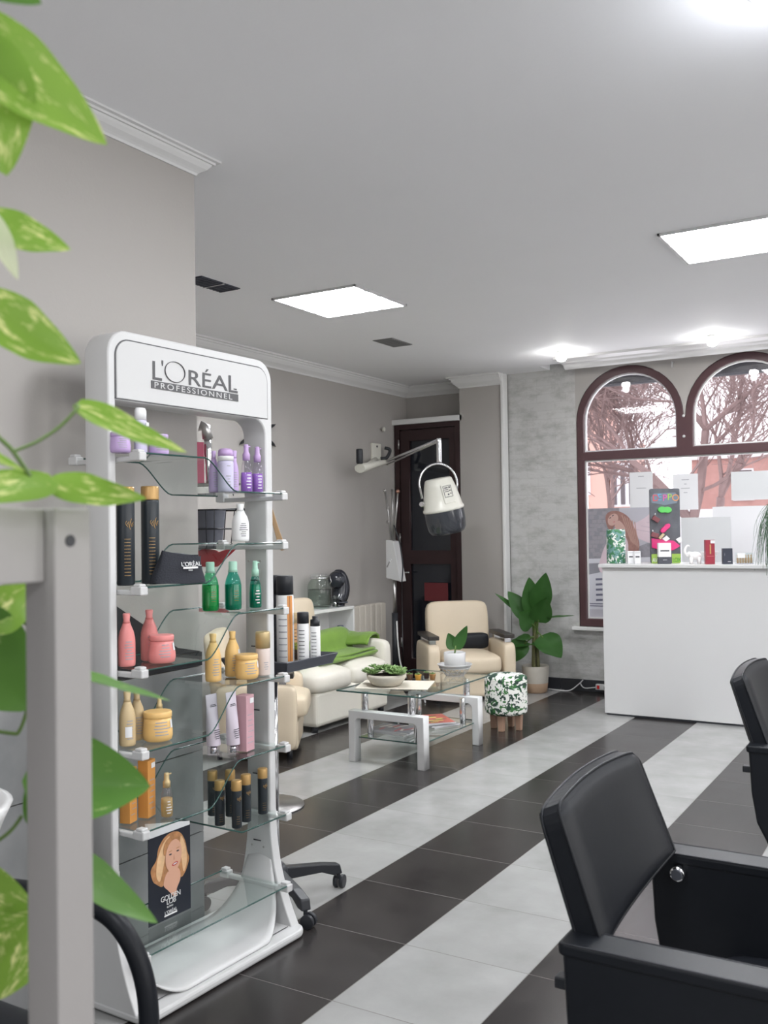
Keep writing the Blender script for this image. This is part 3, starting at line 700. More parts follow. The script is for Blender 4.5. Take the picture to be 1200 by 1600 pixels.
def can(label, s, d, z, w, h, group, logo=True, capf=0.87, name='hair_spray_can', seed=2, scale_logo=1.0):
    t = prod(name, label, 'spray can', s, d, z, group); r = w/2
    MB().lathe([(r*0.92, 0), (r, h*0.012), (r, h*(capf-0.03)), (r*0.96, h*(capf-0.01))], 28).build('body', P['black'], t)
    MB().lathe([(r*0.99, h*(capf-0.012)), (r*1.0, h*capf), (r*1.0, h*0.985), (r*0.93, h), (r*0.3, h)], 28).build('cap', M['gold'], t)
    mb = MB(); rnd = random.Random(seed)
    for i in range(12 if logo else 4):
        zz = h*(0.10+(0.40/12 if logo else 0.05)*i); arc_patch(mb, r, zz, zz+h*0.004, LA-0.5, LA+0.2, 5, 0.0005)
    mb.build('print', M['gold'], t, fixn=False)
    # handwritten golden scroll
    a0 = LA+0.15; pts = []
    for i in range(91):
        u = i/90; a = a0+(u-0.5)*1.0+0.10*math.sin(u*44); zz = h*(0.62)+h*0.045*math.sin(u*22+0.6)*(1.5 if 0.42 < u < 0.72 else 0.7)*(1-0.3*u)
        pts.append(((r+0.0006)*math.cos(a), (r+0.0006)*math.sin(a), zz))
    MB().tube(pts, 0.0007 if logo else 0.0005, 4).build('scroll', M['gold'], t)
    return t
G1 = 'lilac products on the top display shelf'
jar('small lilac jar at the left end of the top display shelf', -0.082, 0.13, 1.665, 0.064, 0.062, P['purple'], G1, 0.0, seed=3, sticker=False)
t = prod('shampoo_bottle', 'tall flat lavender bottle between the two lilac jars', 'bottle', 0.01, 0.14, 1.665, G1)
MB().lathe([(0.021, 0), (0.023, 0.005), (0.023, 0.10), (0.020, 0.108)], 28, sx=1.0, sy=0.7).build('body', P['lav'], t, 0.001); MB().lathe([(0.0205, 0.108), (0.0205, 0.138), (0.016, 0.146)], 24, sx=1, sy=0.7).build('cap', P['white'], t)
B('price_sticker', (0.012, -0.0175, 0.095), (0.012, 0.001, 0.012), P['label'], t)
jar('lilac jar right of the tall lavender bottle on the top shelf', 0.075, 0.13, 1.665, 0.064, 0.068, P['purple'], G1, 0.0, seed=5)
shampoo('lilac bottle half hidden behind the greyish pump bottle', 0.40, 0.20, 1.56, 0.036, 0.145, P['purple'], G1, seed=3)
t = prod('shampoo_bottle', 'large greyish lavender bottle with a white collar and dome cap', 'bottle', 0.405, 0.15, 1.56, G1)
pr = [(0.024, 0), (0.027, 0.004), (0.0275, 0.02), (0.0275, 0.10), (0.026, 0.108)]
MB().lathe(pr, 28).build('body', P['lav'], t); MB().lathe([(0.0275, 0.108), (0.0275, 0.122), (0.027, 0.124)], 28).build('collar', P['white'], t)
MB().lathe([(0.0262, 0.124), (0.0262, 0.135), (0.024, 0.145), (0.018, 0.150), (0.001, 0.152)], 28).build('cap', P['purple_cap'], t); printing(t, pr, 0.02, 0.06, 4, P['gink'], half=0.4, seed=8); printing(t, pr, 0.085, 0.095, 1, P['gink'], half=0.4, seed=9)
shampoo('slim lilac bottle between the dome-capped bottle and the pump sprays', 0.462, 0.165, 1.56, 0.036, 0.148, P['purple'], G1, seed=12, neck=0.6)
pump_spray('lilac pump spray bottle, the left one of the pair', 0.513, 0.15, 1.56, 0.043, 0.172, P['clear'], P['purple_cap'], G1, P['purliq'])
pump_spray('lilac pump spray bottle, the right one of the pair', 0.572, 0.15, 1.56, 0.043, 0.168, P['clear'], P['purple_cap'], G1, P['purliq'])
G2 = 'tall black and gold hair sprays'
can('tall black hair spray with gold cap by the left edge of the stand', -0.045, 0.15, 1.265, 0.054, 0.300, G2)
can('tall black hair spray with gold cap beside the black pouch', 0.055, 0.15, 1.265, 0.056, 0.305, G2)
# pouch
t = thing('toiletry_pouch', 'black fabric pouch with white logo leaning on the second shelf', 'pouch', SP(0.098, 0.075, 1.27), SA-0.25)
def pouch(u, v):
    a = 2*PI*u; w, dpt = 0.088*(1-0.20*v), 0.034*(1-0.65*v); c, s_ = math.cos(a), math.sin(a); k = (abs(c)**4+abs(s_)**4)**-0.25
    return (w*c*k+0.012*v+0.004*math.sin(9*u+4*v), dpt*s_*k, 0.090*v-0.012*v*(c*k)*0.8+0.003*math.sin(14*u))
mb = MB(); mb.grid(pouch, 48, 12, close_u=True)
mb.prism([(0.064*math.cos(a)+0.012, 0.0105*math.sin(a)) for a in [2*PI*i/16 for i in range(16)]], 'z', 0.080, 0.086)
mb.prism([(0.078*math.cos(a), 0.03*math.sin(a)) for a in [2*PI*i/16 for i in range(16)]], 'z', 0.0, 0.004)
pm_ = noisy(mat('black_canvas', (0.022, 0.024, 0.032), 0.85), 30, 0.15, 0.3, bscale=200); mb.build('body', pm_, t)
MB().tube([(-0.056, 0, 0.096), (0.01, -0.002, 0.090), (0.076, 0, 0.080)], 0.0025, 6).build('zip', M['dark_grey'], t)
RT = RF @ Matrix.Rotation(-0.0, 3, 'Z')
tilt = Matrix.Rotation(-0.24, 3, 'X') @ RF
text('lettering', "L'ORÉAL", 0.019, P['white'], t, (-0.006, -0.0325, 0.052), tilt, 0.0006, sx=1.0)
B('lettering_bar', (0.026, -0.0335, 0.047), (0.052, 0.001, 0.006), P['white'], t)
text('lettering', "PARIS", 0.006, P['white'], t, (0.018, -0.0345, 0.037), tilt, 0.0004)
t = shampoo('white bottle with grey print on the second shelf', 0.455, 0.13, 1.39, 0.060, 0.130, P['white'], None, seed=4, inkm=P['ink'])
G3 = 'coral pink products'
shampoo('coral pink shampoo bottle at the left end of the third shelf', -0.045, 0.15, 1.02, 0.052, 0.160, P['pink'], G3, seed=5)
shampoo('coral pink bottle standing behind the pink jar', 0.085, 0.19, 1.02, 0.055, 0.160, P['pink'], G3, seed=6, sticker=(0.045, 0.065, LA+0.4, LA+0.9))
jar('coral pink mask jar in front of the pink bottle', 0.065, 0.115, 1.02, 0.086, 0.086, P['pink'], G3, 0.06, seed=7)
G4 = 'green hair care bottles'
def greenb(label, s, d, m, spray=False):
    w, h = 0.058, 0.168
    if spray: return pump_spray(label, s, d, 1.155, 0.044, 0.165, m, P['greencap'], G4, P['tealliq'], fill=0.5)
    t = prod('shampoo_bottle', label, 'bottle', s, d, 1.155, G4); r = w/2
    pr = [(r*0.8, 0), (r*0.97, 0.004), (r, 0.02), (r, 0.085), (r*0.86, 0.105), (r*0.55, 0.128), (r*0.45, 0.134)]
    MB().lathe(pr, 28).build('body', m, t); MB().lathe([(q_*0.94, z_+0.001) for q_, z_ in pr[:4]]+[(r*0.90, 0.088)], 24).build('liquid', P['greenliq'] if m is P['green'] else P['tealliq'], t); MB().lathe([(r*0.62, 0.130), (r*0.5, 0.140), (r*0.52, 0.163), (r*0.45, 0.167)], 24).build('cap', P['greencap'], t)
    printing(t, pr, 0.03, 0.07, 5, M['stem'], half=0.5, seed=3); return t
greenb('bright green see-through bottle, leftmost of the green three', 0.355, 0.18, P['green'])
greenb('teal green see-through bottle in the middle of the green three', 0.425, 0.14, P['teal'])
greenb('teal pump spray, rightmost of the green three', 0.530, 0.13, P['teal'], True)
G5 = 'golden products on the fourth shelf'
shampoo('beige gold bottle with a barcode sticker, left end of the fourth shelf', -0.045, 0.15, 0.78, 0.050, 0.163, P['beige'], G5, seed=8, sticker=(0.028, 0.06, LA-0.6, LA+0.2))
shampoo('beige gold bottle behind, second from the left on the fourth shelf', 0.030, 0.19, 0.78, 0.048, 0.150, P['beige'], G5, seed=9)
jar('wide golden mask jar on the left part of the fourth shelf', 0.055, 0.125, 0.78, 0.092, 0.090, P['gold'], G5, 0.0, seed=10)
pump_spray('small pale gold spray behind the wide golden jar on the left', 0.125, 0.19, 0.78, 0.034, 0.115, P['goldcap'], P['goldcap'], G5)
shampoo('golden bottle alone at the bend of the fourth shelf', 0.365, 0.18, 0.915, 0.055, 0.162, P['gold'], G5, seed=11)
shampoo('golden bottle behind the right-hand golden jar', 0.485, 0.20, 0.915, 0.055, 0.158, P['gold'], G5, seed=12, sticker=(0.075, 0.095, LA+0.4, LA+0.9))
jar('golden mask jar on the right part of the fourth shelf', 0.468, 0.12, 0.915, 0.083, 0.084, P['gold'], G5, 0.0, seed=13)
t = prod('spray_bottle', 'pale pink bottle with tall gold cap at the right end of the fourth shelf', 'bottle', 0.555, 0.12, 0.915, G5)
pr = [(0.024, 0), (0.0255, 0.004), (0.0255, 0.09), (0.024, 0.096)]; MB().lathe(pr, 28).build('body', pm('pale_pink_plastic', (0.70, 0.60, 0.56)), t)
MB().lathe([(0.0262, 0.096), (0.0262, 0.148), (0.024, 0.154)], 28).build('cap', P['goldcap'], t); printing(t, pr, 0.02, 0.05, 4, P['gink'], half=0.4, seed=14)
G6 = 'products on the fifth shelf'
def carton(label, s, d, z, w, dp, h, m, group, rz=0, rows=6, sticker=True, inkm=None):
    t = thing('product_box', label, 'box', SP(s, d, z+0.0035), SA+rz, group)
    B('carton', (0, 0, h/2), (w, dp, h), m, t, 0.0012); mb = MB(); rnd = random.Random(int(h*999))
    for i in range(rows): mb.box((rnd.uniform(-0.1, 0.1)*w, -dp/2-0.0004, h*(0.15+0.6*i/rows)), (w*rnd.uniform(0.4, 0.75), 0.0006, h*0.012))
    mb.build('print', inkm or P['gink'], t)
    if sticker: B('price_sticker', (w*0.18, -dp/2-0.0008, h*0.90), (w*0.45, 0.001, h*0.09), P['label'], t)
    return t
carton('orange carton at the left end of the fifth shelf', -0.035, 0.16, 0.545, 0.042, 0.035, 0.165, P['orange'], G6, 0.3, sticker=False)
carton('orange carton with a white side panel, right of the first orange carton', 0.035, 0.155, 0.545, 0.046, 0.035, 0.175, P['orange'], G6, 0.3)
pump_spray('small amber oil bottle right of the orange cartons', 0.066, 0.10, 0.545, 0.039, 0.134, P['clear'], P['goldcap'], G6, P['amberliq'])
def tubeb(label, s, d, w, h, lean):
    t = thing('cream_tube', label, 'tube', SP(s, d, 0.6735), SA, G6); r = w/2
    def f(u, v):
        a = 2*PI*u; k = v**1.6; return (r*(1-k*0.0)*math.cos(a)*(1+0.12*k)+lean*v*h, r*(1-0.93*k)*math.sin(a), 0.032+(h-0.032)*v)
    MB().grid(f, 28, 12, close_u=True).build('body', P['lilactube'], t)
    MB().lathe([(r*0.86, 0), (r*0.88, 0.032), (r*0.3, 0.034)], 24, sx=1).build('cap', P['clear'], t)
    MB().lathe([(r*0.5, 0.004), (r*0.5, 0.030)], 12).build('cap_core', M['chrome'], t)
    mb = MB()
    for z, w_ in ((0.17, 0.5), (0.165, 0.6), (0.085, 0.55), (0.078, 0.6), (0.071, 0.5), (0.064, 0.55), (0.057, 0.4)): mb.box((-0.002+lean*z, -r*(1-0.93*(max(0, (z-0.032)/(h-0.032)))**1.6)-0.0006, z), (w*w_, 0.0008, 0.0022))
    mb.build('print', P['ink'], t)
tubeb('pale lilac cream tube standing on its clear cap, the left one', 0.352, 0.17, 0.048, 0.205, -0.05)
tubeb('pale lilac cream tube standing on its clear cap, beside the pink box', 0.395, 0.12, 0.046, 0.210, -0.05)
carton('dusty pink carton standing right of the cream tubes', 0.455, 0.12, 0.67, 0.050, 0.045, 0.190, P['pinkbox'], G6, 0.15)
G7 = 'small black bottles with gold caps on the sixth shelf'
for s, d, h, lb in ((0.368, 0.16, 0.150, 'leftmost'), (0.440, 0.26, 0.155, 'left one of the back row'), (0.375, 0.09, 0.158, 'frontmost'), (0.465, 0.20, 0.160, 'centre, tallest in the cluster'), (0.445, 0.11, 0.160, 'right of the frontmost one'), (0.545, 0.12, 0.158, 'standing alone at the right end')):
    can('small black bottle with gold cap, '+lb, s, d, 0.43, 0.035, h, G7, False, 0.80, 'hair_spray_bottle')
# poster card in the bottom shelf
t = thing('poster_card', 'advertising card with a smiling blonde woman on the bottom shelf', 'poster', SP(0.165, 0.19, 0.184), SA+0.0)
navy = mat('navy_card', (0.012, 0.015, 0.025), 0.35); skin = mat('printed_skin', (0.72, 0.40, 0.28), 0.45); hair = noisy(mat('printed_blonde_hair', (0.48, 0.23, 0.10), 0.45), 55, 0.6); hair2 = noisy(mat('printed_light_hair', (0.78, 0.50, 0.28), 0.45), 50, 0.25)
Wd, Hc = 0.185, 0.275
def flat(name, pts, y, m, par): return MB().prism(pts, 'y', y, y-0.0006).build(name, m, par)
def ell(cx, cz, rx, rz_, n=24, rot=0): return [(cx+rx*math.cos(a)*math.cos(rot)-rz_*math.sin(a)*math.sin(rot), cz+rx*math.cos(a)*math.sin(rot)+rz_*math.sin(a)*math.cos(rot)) for a in [2*PI*i/n for i in range(n)]]
B('card', (0, 0.002, Hc/2), (Wd, 0.002, Hc), navy, t)
flat('card_flap', [(-Wd/2-0.005, Hc), (Wd/2, Hc), (Wd/2, Hc+0.012), (-Wd/2-0.012, Hc+0.052)], 0.003, M['paper'], t)
pic = MB()
def smooth_loop(pts, k=4):
    n = len(pts)
    if n > 20 or n < 5: return pts
    out = []
    for i in range(n):
        p0, p1, p2, p3 = (Vector(pts[(i+j) % n]) for j in (-1, 0, 1, 2))
        for q in range(k):
            u = q/k; v = 0.5*((2*p1)+(-p0+p2)*u+(2*p0-5*p1+4*p2-p3)*u*u+(-p0+3*p1-3*p2+p3)*u**3); out.append((v.x, v.y))
    return out
def pf(pts, y, i): pic.mi = i; pic.prism(smooth_loop(pts), 'y', y, y-0.0004)
wav = lambda cx, cz, sx_, pts: [(cx+sx_*x, cz+z) for x, z in pts]
pf([(-0.075, 0.14), (-0.083, 0.175), (-0.06, 0.20), (-0.05, 0.235), (-0.025, 0.262), (0.01, 0.272), (0.045, 0.262), (0.068, 0.23), (0.078, 0.19), (0.086, 0.165), (0.07, 0.13), (0.05, 0.115), (0.035, 0.135), (0.02, 0.15), (-0.01, 0.125), (-0.035, 0.11), (-0.06, 0.125)], 0.0008, 0)
pf([(-0.06, 0.15), (-0.055, 0.20), (-0.03, 0.245), (0.0, 0.262), (-0.015, 0.225), (-0.03, 0.17), (-0.045, 0.13)], 0.0003, 3)
pf([(0.05, 0.25), (0.07, 0.21), (0.075, 0.16), (0.06, 0.13), (0.052, 0.17), (0.045, 0.21)], 0.0003, 3)
pf([(-0.012, 0.15), (0.035, 0.15), (0.045, 0.115), (0.028, 0.085), (0.022, 0.06), (-0.01, 0.09), (-0.03, 0.115)], -0.0002, 1)   # neck
pf(ell(0.015, 0.195, 0.036, 0.052, rot=-0.12), -0.0008, 1)
pf([(-0.03, 0.225), (-0.018, 0.25), (0.012, 0.262), (0.04, 0.25), (0.018, 0.248), (-0.008, 0.235), (-0.024, 0.205)], -0.0013, 0)
pf(ell(0.020, 0.168, 0.013, 0.005, rot=0.15), -0.0014, 4)
pf(ell(0.020, 0.1685, 0.009, 0.002, rot=0.15), -0.0019, 5)
for x in (0.000, 0.033): pf(ell(x, 0.203+x*0.1, 0.0062, 0.0025), -0.0014, 2); pf(ell(x, 0.213+x*0.1, 0.008, 0.0012, rot=0.1), -0.0014, 0)
pf([(0.016, 0.20), (0.020, 0.182), (0.014, 0.181)], -0.0013, 6)
pic.build('portrait', [hair, skin, M['dark_ink'], hair2, mat('printed_lips', (0.50, 0.02, 0.03), 0.4), M['paper'], mat('printed_shadow_skin', (0.6, 0.30, 0.2), 0.5)], t)
text('lettering', "GOLDEN", 0.024, P['white'], t, (-0.045, -0.0022, 0.062), RF, 0.0003, 0.85, sx=1.0)
text('lettering', "LOB", 0.024, P['white'], t, (-0.020, -0.0022, 0.047), RF, 0.0003, 0.9, sx=1.0)
text('lettering', "BLOND", 0.008, P['white'], t, (-0.018, -0.0022, 0.037), RF, 0.0003, 1.0)
text('lettering', "L'ORÉAL", 0.0145, P['white'], t, (-0.028, -0.0022, 0.018), RF, 0.0003, 1.0)
B('lettering_bar', (-0.001, -0.002, 0.0135), (0.056, 0.0006, 0.005), P['white'], t)
# ================================================================== CEILING FITTINGS
em = bpy.data.materials.new('lit_fluorescent_diffuser'); em.use_nodes = True
b = em.node_tree.nodes['Principled BSDF']; b.inputs['Base Color'].default_value = (0.9, 0.9, 0.9, 1); b.inputs['Emission Color'].default_value = (0.95, 0.97, 1.0, 1); b.inputs['Emission Strength'].default_value = PANEL*0.55
def panel(x, y, label):
    t = thing('ceiling_light', label, 'ceiling light', (x, y, CZ), 0, 'square louvred ceiling lights')
    mb = MB()
    for sx_, sy_, w, h in ((0, 1, 0.60, 0.014), (0, -1, 0.60, 0.014), (1, 0, 0.014, 0.60), (-1, 0, 0.014, 0.60)): mb.box((sx_*0.293, sy_*0.293, -0.006), (w, h, 0.014))
    mb.build('frame', M['white_plastic'], t, 0.002)
    B('diffuser', (0, 0, -0.0005), (0.575, 0.575, 0.003), em, t)
    lv = mat('louvre', (0.85, 0.85, 0.86), 0.3)
    for i in range(1, 4):
        MB().prism([(-0.014, 0.0), (0.014, 0.0), (0.003, -0.012), (-0.003, -0.012)], 'x', -0.286, 0.286).build('louvre', lv, t, loc=(0, -0.286+0.143*i, 0))
    for i in range(1, 7):
        MB().box((-0.286+0.0817*i, 0, -0.006), (0.002, 0.572, 0.011)).build('cross_blade', lv, t)
    return t
panel(-3.23, 4.90, 'square louvred ceiling light, the left one, above the sofa')
panel(-0.92, 4.925, 'square louvred ceiling light cut by the right edge of the picture')
l = bpy.data.lights.new('round_light_glow', 'POINT'); l.energy = 3.2; l.color = (0.88, 0.92, 1.0); l.shadow_soft_size = 0.1; link(bpy.data.objects.new('round_light_glow', l)).location = (-0.33, 2.62, CZ-0.16)
t = thing('round_ceiling_light', 'round glowing ceiling light in the top right corner', 'ceiling light', (-0.33, 2.62, CZ))
MB().lathe([(0.13, 0), (0.13, -0.02), (0.12, -0.026)], 32).build('rim', M['white_plastic'], t)
MB().lathe([(0.118, -0.02), (0.10, -0.04), (0.05, -0.052), (0.001, -0.055)], 32).build('shade', em, t)
def vent(x0, x1, y0, y1, label, m, n, g=None):
    t = thing('ceiling_vent', label, 'air vent', ((x0+x1)/2, (y0+y1)/2, CZ), 0, g)
    w, h = x1-x0, y1-y0
    B('frame', (0, 0, -0.002), (w, h, 0.005), m, t, 0.001)
    mb = MB()
    for i in range(n): mb.box((0, -h/2+h*(i+0.5)/n, -0.006), (w*0.9, h/n*0.5, 0.004))
    mb.build('grille', m, t)
    return t
dv = mat('dark_blue_grey_vent', (0.045, 0.05, 0.07), 0.6); pv = mat('grey_vent', (0.22, 0.22, 0.22), 0.5)
v = vent(-3.68, -3.53, 3.98, 4.31, 'dark ceiling vent by the corner of the near wall', dv, 12); B('divider', (0, 0.02, -0.007), (0.155, 0.006, 0.004), M['white_paint'], v)
vent(-3.70, -3.53, 6.04, 6.34, 'grey ceiling vent beyond the left square light', pv, 10)
lamp_em = mat('lit_bulb', (1, 1, 1), 0.3, emit=(1, 0.98, 0.95), es=60)
def spot(x, y, label, tx):
    t = thing('ceiling_spotlight', label, 'spotlight', (x, y, CZ), 0, 'small spotlights before the window')
    MB().lathe([(0.04, 0), (0.04, -0.012), (0.03, -0.018)], 24).build('base', M['white_plastic'], t)
    MB().lathe([(0.024, -0.018), (0.034, -0.04), (0.036, -0.048)], 24, cap=False).build('housing', M['chrome'], t)
    MB().ellipsoid((0, 0, -0.052), (0.040, 0.040, 0.030)).build('bulb', lamp_em, t)
    l = bpy.data.lights.new('spot_bulb', 'POINT'); l.energy = 0.5; l.shadow_soft_size = 0.03
    o = link(bpy.data.objects.new('spot_bulb', l)); o.location = (x, y, CZ-0.10)
spot(-2.70, 7.29, 'small bright spotlight at the left end of the window cornice', 0)
spot(-1.54, 7.33, 'small bright spotlight over the second arch', 0)

# ================================================================== HAIR DRYER ON WALL ARM
t = thing('hood_hair_dryer', 'cream hooded salon hair dryer hanging from a chrome wall arm', 'hair dryer', (LX, 7.55, 2.08))
def W2(p): return (p[0]-LX, p[1]-7.55, p[2]-2.08)
hw = noisy(mat('cream_white_plastic', (0.70, 0.69, 0.62), 0.3), 20, 0.02)
mb = MB(); mb.box((0.012, 0.10, 0.05), (0.024, 0.16, 0.22)); mb.build('wall_plate', hw, t, 0.008)
for z in (0.13, -0.03): MB().cyl((0.026, 0.10, z), 0.01, 0.006, 12, Matrix.Rotation(PI/2, 4, 'Y')).build('screw', M['black_plastic'], t)
MB().tube(bez([(0.03, 0.16, 0.02), (0.07, 0.20, 0.03), (0.10, 0.21, 0.10), (0.06, 0.18, 0.12)]), 0.016, 8).build('cable_hook', M['black_plastic'], t)
J0, J1 = Vector(W2((-4.45, 7.02, 1.965))), Vector(W2((-4.42, 7.40, 2.04)))
dj = J1-J0
MB().tube([J0, J0+dj*0.5, J1], lambda u: 0.058-0.025*u, 14, flat=0.7).build('arm_joint', hw, t, 0.004)
MB().tube([(0.02, 0.08, 0.0), J0+dj*0.3], 0.03, 12).build('arm_bracket', hw, t)
MB().tube([J0+Vector((0, -0.0, 0.04)), J0+Vector((0, -0.0, 0.17))], 0.03, 12).build('tension_spring_cover', M['black_plastic'], t, 0.01)
HP = Vector(W2((-3.69, 7.05, 2.17)))
MB().tube([J1, HP], 0.012, 10).build('arm', M['chrome'], t)
MB().tube([J1+Vector((0.02, 0, -0.025)), HP+Vector((-0.02, 0, -0.02))], 0.008, 8).build('arm_rod', M['steel'], t)
MB().tube([HP+Vector((0, 0, 0.01)), HP+Vector((0.002, 0, -0.02)), HP+Vector((0.002, 0, -0.17)), HP+Vector((0.002, 0, -0.19))], lambda u: 0.022, 14).build('swivel', M['chrome'], t, 0.003)
hc = HP+Vector((0.015, 0, -0.47))
yoke = [(hc.x-0.015+0.125*math.cos(a), hc.y-0.02-0.10*(-math.cos(a)) , hc.z+0.10+0.17*math.sin(a)) for a in [PI*i/20 for i in range(21)]]
yoke = [(hc.x+0.105, hc.y+0.07, hc.z+0.03)]+yoke+[(hc.x-0.112, hc.y-0.122, hc.z-0.02)]
MB().tube(yoke, 0.009, 8).build('yoke', M['chrome'], t)
RH = Matrix.Rotation(math.radians(-6), 4, 'Y') @ Matrix.Rotation(math.radians(10), 4, 'X')
mb = MB(); mb.M = Matrix.Translation(hc) @ RH
mb.lathe([(0.001, 0.152), (0.10, 0.150), (0.112, 0.142), (0.128, 0.09), (0.148, 0.0), (0.163, -0.085), (0.172, -0.095), (0.172, -0.112), (0.165, -0.118)], 40, cap=False); mb.build('hood', hw, t)
vm = mat('smoked_visor', (0.05, 0.055, 0.065), 0.12, spec=0.7)
b = vm.node_tree.nodes['Principled BSDF']; b.inputs['Alpha'].default_value = 0.82
mb = MB(); mb.M = Matrix.Translation(hc) @ RH
mb.lathe([(0.165, -0.112), (0.166, -0.20), (0.158, -0.27), (0.140, -0.302), (0.13, -0.31)], 40, cap=False); mb.build('visor', vm, t)
mb = MB(); mb.M = Matrix.Translation(hc) @ RH @ Matrix.Rotation(math.radians(52), 4, 'Z')
mb.box((0.0, -0.138, 0.02), (0.10, 0.018, 0.16), rot=Matrix.Rotation(math.radians(-9), 4, 'X')); mb.M = mb.M
mb.build('control_panel', hw, t, 0.006)
mb = MB(); mb.M = Matrix.Translation(hc) @ RH @ Matrix.Rotation(math.radians(52), 4, 'Z')
Rp = Matrix.Rotation(math.radians(-9), 4, 'X')
for x, z, w, h in ((0, 0.085, 0.07, 0.003), (0, -0.005, 0.07, 0.003), (-0.035, 0.04, 0.003, 0.09), (0.035, 0.04, 0.003, 0.09), (-0.01, 0.07, 0.03, 0.008), (-0.01, 0.055, 0.035, 0.005), (-0.008, 0.04, 0.035, 0.005), (0.02, 0.07, 0.012, 0.012), (0.0, 0.015, 0.012, 0.012), (0.022, 0.02, 0.008, 0.008), (0.02, 0.045, 0.01, 0.01)):
    mb.box((x, -0.1475+0.158*(z-0.02), z), (w, 0.006, h), rot=Rp)
mb.build('control_marks', M['dark_ink'], t)
mb = MB(); mb.M = Matrix.Translation(hc) @ RH
mb.cyl((-0.115, -0.125, -0.03), 0.022, 0.05, 16, Matrix.Rotation(PI/2, 4, 'X')); mb.build('yoke_knob', M['chrome'], t, 0.003)
MB().lathe([(0.02, -0.008), (0.02, 0.008)], 8, (-0.03+0.06, 0.34-0.12, 0.30), rot=Matrix.Rotation(PI/2, 4, 'Y')).build('cable_clip', hw, t)

# ================================================================== HAIR STEAMER / TOOL STAND BY THE DOOR
t = thing('climazone_stand', 'thin metal rolling stand with splayed rods and a white box', 'salon stand', (-4.33, 7.38, 0))
MB().lathe([(0.16, 0), (0.16, 0.015), (0.05, 0.03), (0.03, 0.05)], 28).build('base', M['black_plastic'], t)
MB().cyl((0, 0, 0.36), 0.028, 0.66, 16).build('lower_pole', M['black_plastic'], t)
MB().cyl((0, 0, 0.85), 0.016, 0.34, 12).build('upper_pole', M['steel'], t)
mb = MB(); mb.prism([(-0.045, 0.0), (0.105, -0.03), (0.035, 0.33), (-0.045, 0.34)], 'y', -0.05, 0.05); bx = mb.build('control_box', M['white_plastic'], t, 0.006, loc=(-0.01, 0, 1.00))
MB().tube([(-0.03, -0.053, 0.10), (0.01, -0.053, 0.17)], 0.006, 6).build('handle', M['chrome'], bx)
for x, z in ((-0.085, 1.78), (-0.01, 1.79), (0.05, 1.77)):
    rd = MB().tube([(-0.012+x*0.15, 0, 1.30), (x*0.6, 0, 1.58), (x, 0, z)], 0.009, 6).build('rod', M['steel'], t)
    if x != -0.01: MB().ellipsoid((x, 0, z), (0.018, 0.018, 0.018), 12, 8).build('rod_tip', M['steel'] if x < 0 else mat('copper_tip', (0.4, 0.22, 0.16), 0.3, 0.8), rd)
for z in (1.50, 1.63): MB().ellipsoid((-0.055, 0, z), (0.02, 0.014, 0.016), 12, 8).build('clamp', M['steel'], t)
MB().tube(bez([(0.01, -0.01, 1.47), (0.07, -0.02, 1.32), (0.12, -0.055, 1.12), (0.11, -0.055, 0.97)]), 0.006, 6).build('cord', M['black_plastic'], t)
tag(T('power_cable', bez([(-4.30, 7.36, 0.62), (-4.27, 7.33, 0.40), (-4.20, 7.27, 0.22), (-4.05, 7.2, 0.08), (-3.9, 7.1, 0.012), (-3.8, 6.95, 0.01)]), 0.007, M['white_paint']), 'thin white cable curving down behind the glass table', 'cable')

# ================================================================== CUBE SHELF, RADIATOR
t = thing('cube_shelf', 'white open cube shelf against the left wall', 'shelf unit', (-4.545, 6.53, 0))
w, h, dp = 0.64, 0.79, 0.26
for nm, c, d in (('top_board', (0, 0, h-0.012), (dp, w, 0.025)), ('bottom_board', (0, 0, 0.10), (dp, w, 0.02)), ('middle_board', (0, 0, 0.56), (dp, w-0.03, 0.018)), ('side_board', (0, -w/2+0.01, h/2), (dp, 0.02, h-0.02)), ('side_board', (0, w/2-0.01, h/2), (dp, 0.02, h-0.02)), ('back_board', (-dp/2+0.006, 0, h/2), (0.008, w-0.03, h-0.04))):
    B(nm, c, d, M['white_paint'], t, 0.002)
dc = MB().lathe([(0.022, 0), (0.030, 0.01), (0.028, 0.055), (0.022, 0.06)], 20).build('candle_holder', mat('cobalt_glass', (0.01, 0.015, 0.13), 0.1), loc=(-4.50, 6.76, 0.5695)); tag(dc, 'small cobalt blue glass inside the open cube shelf', 'candle holder')
t = thing('glass_drink_dispenser', 'large glass drink jar with a clip lid on the cube shelf', 'drink dispenser', (-4.53, 6.50, 0.791))
t.scale = (0.88, 0.88, 0.92)
MB().lathe([(0.085, 0.0), (0.10, 0.01), (0.112, 0.04), (0.112, 0.20), (0.10, 0.235), (0.078, 0.26), (0.078, 0.285)], 32, cap=False).build('jar', glass('dispenser_glass', (0.80, 0.85, 0.82), 1.0), t)
MB().lathe([(0.080, 0.265), (0.086, 0.268), (0.086, 0.278), (0.08, 0.281)], 32).build('wire_band', M['chrome'], t)
MB().lathe([(0.085, 0.285), (0.088, 0.295), (0.07, 0.312), (0.001, 0.316)], 32, cap=False).build('lid', M['glass_clear'], t)
MB().tube([(0.09, 0.02, 0.20), (0.115, 0.03, 0.24), (0.10, 0.03, 0.29)], 0.004, 6).build('clasp', M['chrome'], t)
MB().tube([(0.10, 0.04, 0.05), (0.15, 0.05, 0.05), (0.15, 0.05, 0.02)], 0.008, 8).build('tap', M['chrome'], t)
MB().lathe([(0.106, 0.015), (0.107, 0.04), (0.107, 0.17)], 28).build('water', glass('water_tint', (0.88, 0.92, 0.90), 0.3), t)
t = thing('drinking_glass', 'small clear tumbler between the drink jar and the black coffee machine', 'glass', (-4.45, 6.62, 0.791))
